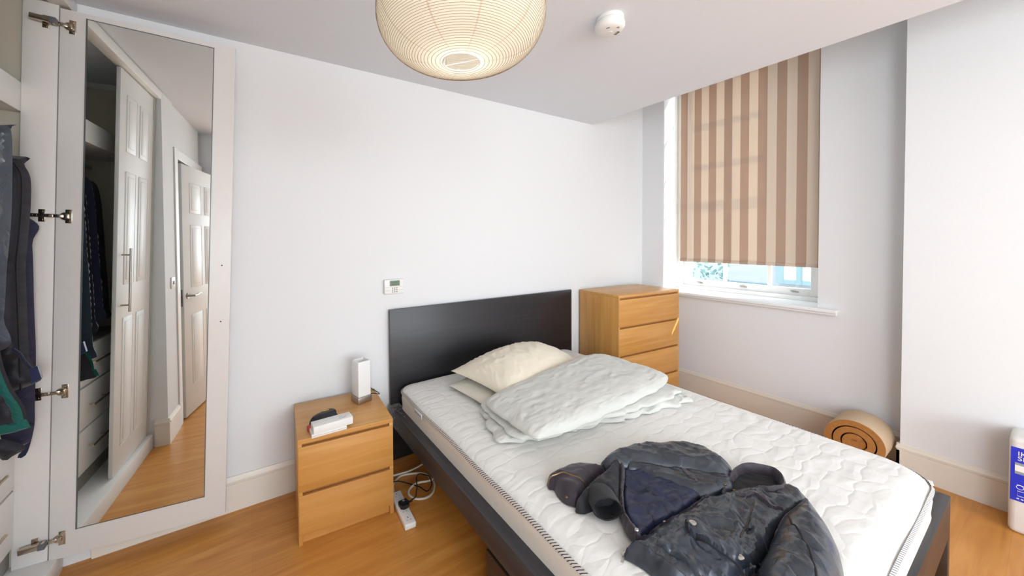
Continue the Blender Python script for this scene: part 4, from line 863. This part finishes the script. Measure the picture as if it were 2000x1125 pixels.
# pocket bag, flap, placket, straps follow whatever lies below
def over(name, key, h, edge, mat, res=0.005, pad=-0.004, wr=None):
    o = patch(name, D_(key), lambda x, y: zat(x, y, pad), h, edge, mat, None, res=res, wr=wr)
    parts.append(BVHTree.FromPolygons([v.co.copy() for v in o.data.vertices], [tuple(p.vertices) for p in o.data.polygons]))
    o.data.transform(JM); o.parent = jk; return o
pk = over('patch_pocket', 'pocket', 0.014, 0.010, shell2_m, wr=[(0.004, 26, 0.9, 1.6, 80.0)])
fl = over('pocket_flap', 'flap', 0.018, 0.006, shell2_m, 0.0045, wr=[(0.002, 30, 0.9, 1.6, 81.0)])
over('placket', 'placket', 0.013, 0.006, shell_b, 0.0045)
over('shoulder_strap', 'epaulette', 0.013, 0.006, shell_b, 0.0045)
over('pocket_tab', 'tab_far', 0.008, 0.005, shell_b, 0.0045)
def line(name, pts, r, mat, pad=0.001, per=8, closed=False):
    P_ = resample([tuple(p) for p in (smooth_closed(pts, per) if closed else smooth_open(pts, per))], 0.006, closed)
    b = B().tube([(x, y, zat(x, y, pad)) for x, y in P_], r, 6, closed); b.xf(JM); return b.make(name, mat, jk)
line('breast_zip', D_('breast_zip'), 0.0028, dark_metal, 0.001)
line('piping', [p for p in D_('flap')], 0.0032, thread_m, 0.0, 6, True)
line('sleeve_seam', D_('seam'), 0.0030, thread_m, 0.0)
line('pocket_zip', D_('zip_far'), 0.0028, brass_m, 0.001)
line('piping', D_('front_near')[11:18], 0.0022, shell_b, 0.0)
line('piping', D_('sleeve_far')[8:14], 0.0018, shell_b, 0.0)
line('yoke_seam', [D_('front_near')[9], (1.36, -1.80), (1.33, -1.86), (1.29, -1.92)], 0.0016, shell_b, 0.0)
line('hem_seam', [(p[0]+0.03, p[1]-0.008) for p in D_('front_near')[21:]] + [(p[0]+0.03, p[1]-0.01) for p in D_('front_near')[:1]], 0.0014, shell_b, 0.0)
for (x, y) in D_('buttons'):
    z = zat(x, y); b = B().lathe([(0.001, 0.0045), (0.007, 0.004), (0.0098, 0.0022), (0.0102, 0), (0.009, -0.002)], 28, (x, y, z)); b.xf(JM); b.make('snap_button', silver_m, jk)
for (x, y) in D_('studs'):
    z = zat(x, y); b = B().lathe([(0.001, 0.003), (0.0055, 0.0028), (0.0065, 0.001), (0.006, -0.002)], 20, (x, y, z)); b.xf(JM); b.make('snap_button', silver_m, jk)
for (x, y) in [D_('eyelet')[0]]+D_('snap_far')[:2]:
    z = zat(x, y); b = B().lathe([(0.0025, 0.0005), (0.003, 0.003), (0.0055, 0.003), (0.0065, 0.0005), (0.006, -0.002)], 20, (x, y, z)); b.xf(JM); b.make('eyelet', brass_m, jk)
# open cuff: a short tube lying on the mattress
c0 = Vector((1.035, -1.530, ZB+0.045)); ax = Vector((-0.55, -0.80, 0.10)).normalized(); sd = ax.cross(Vector((0, 0, 1))).normalized(); up_ = sd.cross(ax).normalized()
b = B(); rr_ = []
for (t, ra, rb) in ((-0.06, 0.050, 0.036), (-0.03, 0.050, 0.037), (0.0, 0.049, 0.037), (0.026, 0.050, 0.038), (0.028, 0.0475, 0.0355), (0.026, 0.045, 0.033), (-0.02, 0.044, 0.032), (-0.055, 0.040, 0.028)):
    rr_.append([b.bm.verts.new(c0+ax*t+sd*ra*math.cos(a)+up_*rb*math.sin(a)+up_*0.003*noise.noise(Vector((a*2, t*30, 1)))) for a in [2*PI*k/36 for k in range(36)]])
for i in range(len(rr_)-1):
    for k in range(36): b.bm.faces.new((rr_[i][k], rr_[i][(k+1) % 36], rr_[i+1][(k+1) % 36], rr_[i+1][k]))
b.bm.faces.new(rr_[-1]); b.xf(JM); b.make('cuff', inside_m, jk)
p_ = c0+ax*0.012-up_*0.030+sd*(-0.02); b = B().cyl(p_, p_+up_*0.003, 0.0055, n=20); b.xf(JM); b.make('cuff_stud', brass_m, jk)
# upstanding collar
CP = D_('collar'); cc = [Vector((x, y)) for x, y in CP]; loop = resample(smooth_closed(CP, 8), 0.008)
cen = loop.mean(0); b = B(); n_ = len(loop); rows = []
for (k, ins, hz) in ((0, 0.0, 0.0), (1, -0.002, 0.018), (2, 0.002, 0.034), (3, 0.008, 0.040), (4, 0.014, 0.034), (5, 0.018, 0.012), (6, 0.02, -0.02)):
    row = []
    for i, (x, y) in enumerate(loop):
        d = Vector((cen[0]-x, cen[1]-y)); d.normalize(); w_ = 0.004*noise.noise(Vector((x*30, y*30, 0.4)))
        fr = (math.atan2(y-cen[1], x-cen[0])-2.6)
        low = 0.55+0.45*abs(math.sin(fr/2))
        row.append(b.bm.verts.new((x+d.x*(ins+w_), y+d.y*(ins+w_), ZB+0.012+hz*low*1.25+0.004*noise.noise(Vector((x*22, y*22, 5))))))
    rows.append(row)
for i in range(len(rows)-1):
    for k in range(n_): b.bm.faces.new((rows[i][k], rows[i][(k+1) % n_], rows[i+1][(k+1) % n_], rows[i+1][k]))
b.xf(JM); b.make('collar', shell_b, jk)
b = B()
cin = [(cen[0]+(x-cen[0])*0.95, cen[1]+(y-cen[1])*0.95) for x, y in loop[::2]]
o = patch('neck_lining', cin, ZB+0.004, 0.022, 0.03, inside_m, None, res=0.008, wr=(0.004, 20, 0, 1.4, 91.0)); o.data.transform(JM); o.parent = jk
b = B().tube([(x+(cen[0]-x)*0.02, y+(cen[1]-y)*0.02, ZB+0.066+0.02) for x, y in []] or [(0, 0, 0), (0, 0, 0.001)], 0.0001, 4); b.bm.free()
cs_ = [(1.525, -1.79, ZB+0.075), (1.515, -1.782, ZB+0.085), (1.50, -1.775, ZB+0.082)]
# zip pull at the hem
(zx, zy), (z2x, z2y) = D_('zip_pull'); b = B().box(zx-0.006, zx+0.006, zy-0.004, zy+0.004, 0.530, 0.538, 0.001).box(zx-0.030, zx-0.004, zy-0.012, zy-0.004, 0.527, 0.530, 0.001, rot=Matrix.Rotation(R(25), 3, 'Z'))
b.xf(JM); b.make('zip_pull', silver_m, jk)

# ------------------------------------------------------------------ clothes hanging in the wardrobe
def garment(name, key, y, th, mat, label, cat, wr, hook_x=-1.06, ztop=None, outline=None, res=0.014):
    pts = outline or JD[key]
    g = empty(name, (hook_x, y, 1.95), 0, label, cat)
    M_ = Matrix.Translation((-hook_x, -y, -1.95))
    o = patch('cloth', pts, 0.0, th, 0.05, mat, None, res=res, wr=wr, mapf=lambda a, b_, h: (a, y+th/2-h, b_)); o.data.transform(M_); o.parent = g
    zt_ = max(p[1] for p in pts)
    b = B().tube([(hook_x, y, min(zt_, 1.93)-0.06), (hook_x, y, 1.93), (hook_x+0.014, y, 1.955), (hook_x+0.016, y, 1.972), (hook_x, y, 1.985), (hook_x-0.014, y, 1.978)], 0.0022, 6)
    b.xf(M_); b.make('hanger_hook', steel, g); return g
cover_m = fabric('grey_garment_cover', (58, 68, 82), 0.30, 14, 0.6, 0.1, 0.12, dist=0.015, spec=0.7)
blackc_m = fabric('black_cloth', (34, 34, 42), 0.55, 20, 0.3, 0.2, 0.15)
navyc_m = fabric('navy_cloth', (30, 32, 58), 0.7, 20, 0.3, 0.2, 0.1)
green_m = fabric('green_cloth', (18, 92, 84), 0.7, 20, 0.3, 0.2, 0.1)
W1 = [(0.014, 6, 0.1, 2.2, 3.0), (0.005, 18, 0.1, 2, 4.0)]
def ext(k, z0, z1): # carry the traced edge back into the wardrobe
    P_ = [p for p in JD[k] if p[0] > -0.83]; return P_+[(-1.24, P_[-1][1]+z1), (-1.28, (P_[0][1]+P_[-1][1])/2), (-1.22, P_[0][1]+z0)]
garment('garment_cover', 'g_cover', -0.31, 0.035, cover_m, 'grey plastic garment cover hanging in the wardrobe, nearest the opening', 'garment cover', W1, outline=ext('g_cover', -0.10, 0.0))
gb = garment('black_coat', 'g_black', -0.225, 0.05, blackc_m, 'black coat with a rounded shoulder hanging behind the grey cover', 'coat', W1, outline=ext('g_black', -0.05, -0.02))
P_ = [p for p in JD['g_black'] if p[0] > -0.80][1:]; b = B().tube([(x-0.006, -0.252, z) for x, z in [tuple(q) for q in smooth_open(P_, 6)]], 0.0035, 6); b.xf(Matrix.Translation((1.06, 0.225, -1.95))); b.make('zip_edge', plastic_b, gb)
garment('navy_coat', 'g_navy', -0.15, 0.05, navyc_m, 'long navy garment hanging lowest, beside the wardrobe jamb', 'coat', W1, outline=ext('g_navy', 0.2, -0.05))
ga = garment('green_trimmed_apron', 'g_green', -0.365, 0.03, blackc_m, 'dark garment with a wide green border hanging in front of the black coat', 'garment', W1, outline=[p for p in JD['g_green'] if p[0] > -0.85]+[(-1.2, 0.86), (-1.2, 1.35)])
M_ = Matrix.Translation((1.06, 0.365, -1.95)); mpg = lambda a, b_, h: (a, -0.374-h, b_)
gp = [p for p in JD['g_green'] if p[0] > -0.80 or p[1] > 1.2]; gp = gp[1:8]
inn = [(p[0]-0.030, p[1]+0.012) for p in gp][::-1]
o = patch('green_border', [tuple(p)[:2] for p in smooth_open(gp, 5)]+[tuple(p)[:2] for p in smooth_open(inn, 5)], 0, 0.010, 0.008, green_m, None, res=0.007, mapf=mpg, smooth_outline=False); o.data.transform(M_); o.parent = ga
bt = JD['g_green'][7:]
o = patch('green_border', [bt[0], bt[1], bt[2], (-0.86, bt[-1][1]-0.02), (-0.86, bt[-1][1]+0.045), (bt[2][0], bt[2][1]+0.045), (bt[1][0], bt[1][1]+0.04), (bt[0][0]-0.012, bt[0][1]+0.035)], 0, 0.012, 0.008, green_m, None, res=0.007, mapf=mpg, smooth_outline=False); o.data.transform(M_); o.parent = ga
gf = garment('hanging_cloth', 'g_flap', -0.27, 0.02, blackc_m, 'pointed dark cloth corner sticking out below the green hem', 'garment', W1, outline=[p for p in JD['g_flap'] if p[0] > -0.9]+[(-1.1, 0.62), (-1.15, 1.2), (-0.98, 1.0)])
o = B().tube([(JD['strap'][0][0]-0.02, -0.262, JD['strap'][0][1]+0.02)]+[(x, -0.272, z) for x, z in JD['strap']], 0.006, 8); o.xf(Matrix.Translation((1.06, 0.225, -1.95))); sp_ = o.make('strap', navyc_m, gb)
bk = JD['buckle']; b = B(); vs0 = [b.bm.verts.new((x, -0.266, z)) for x, z in bk]; vs1 = [b.bm.verts.new((x, -0.280, z)) for x, z in bk]
b.bm.faces.new(vs0[::-1]); b.bm.faces.new(vs1)
for k in range(4): b.bm.faces.new((vs0[k], vs0[(k+1) % 4], vs1[(k+1) % 4], vs1[k]))
b.xf(Matrix.Translation((1.06, 0.225, -1.95))); b.make('buckle', plain('navy_buckle', (44, 50, 84), 0.4), sp_, False)
for k, (y, mt_, x1, zl, lb_) in enumerate(((-0.58, blackc_m, -0.80, 0.98, 'black coat deep in the wardrobe, seen only in the mirror'), (-0.49, cover_m, -0.775, 0.86, 'shiny grey garment cover seen only in the mirror, along its left edge'), (-0.72, navyc_m, -0.82, 1.02, 'dark navy suit jacket seen in the mirror, mid-rail'), (-0.90, blackc_m, -0.86, 1.0, 'farthest dark coat on the rail, seen only in the mirror'))):
    garment('coat', None, y, 0.06, mt_, lb_, 'coat', [(0.016, 6, 0.1, 2.2, 13.0+k), (0.005, 18, 0.1, 2, 4.0)], outline=[(x1-0.06, 1.86), (x1, 1.78), (x1+0.02, 1.4), (x1+0.03, zl+0.1), (x1+0.01, zl), (-1.2, zl+0.02), (-1.26, 1.4), (-1.24, 1.8), (-1.06, 1.90)], res=0.02)
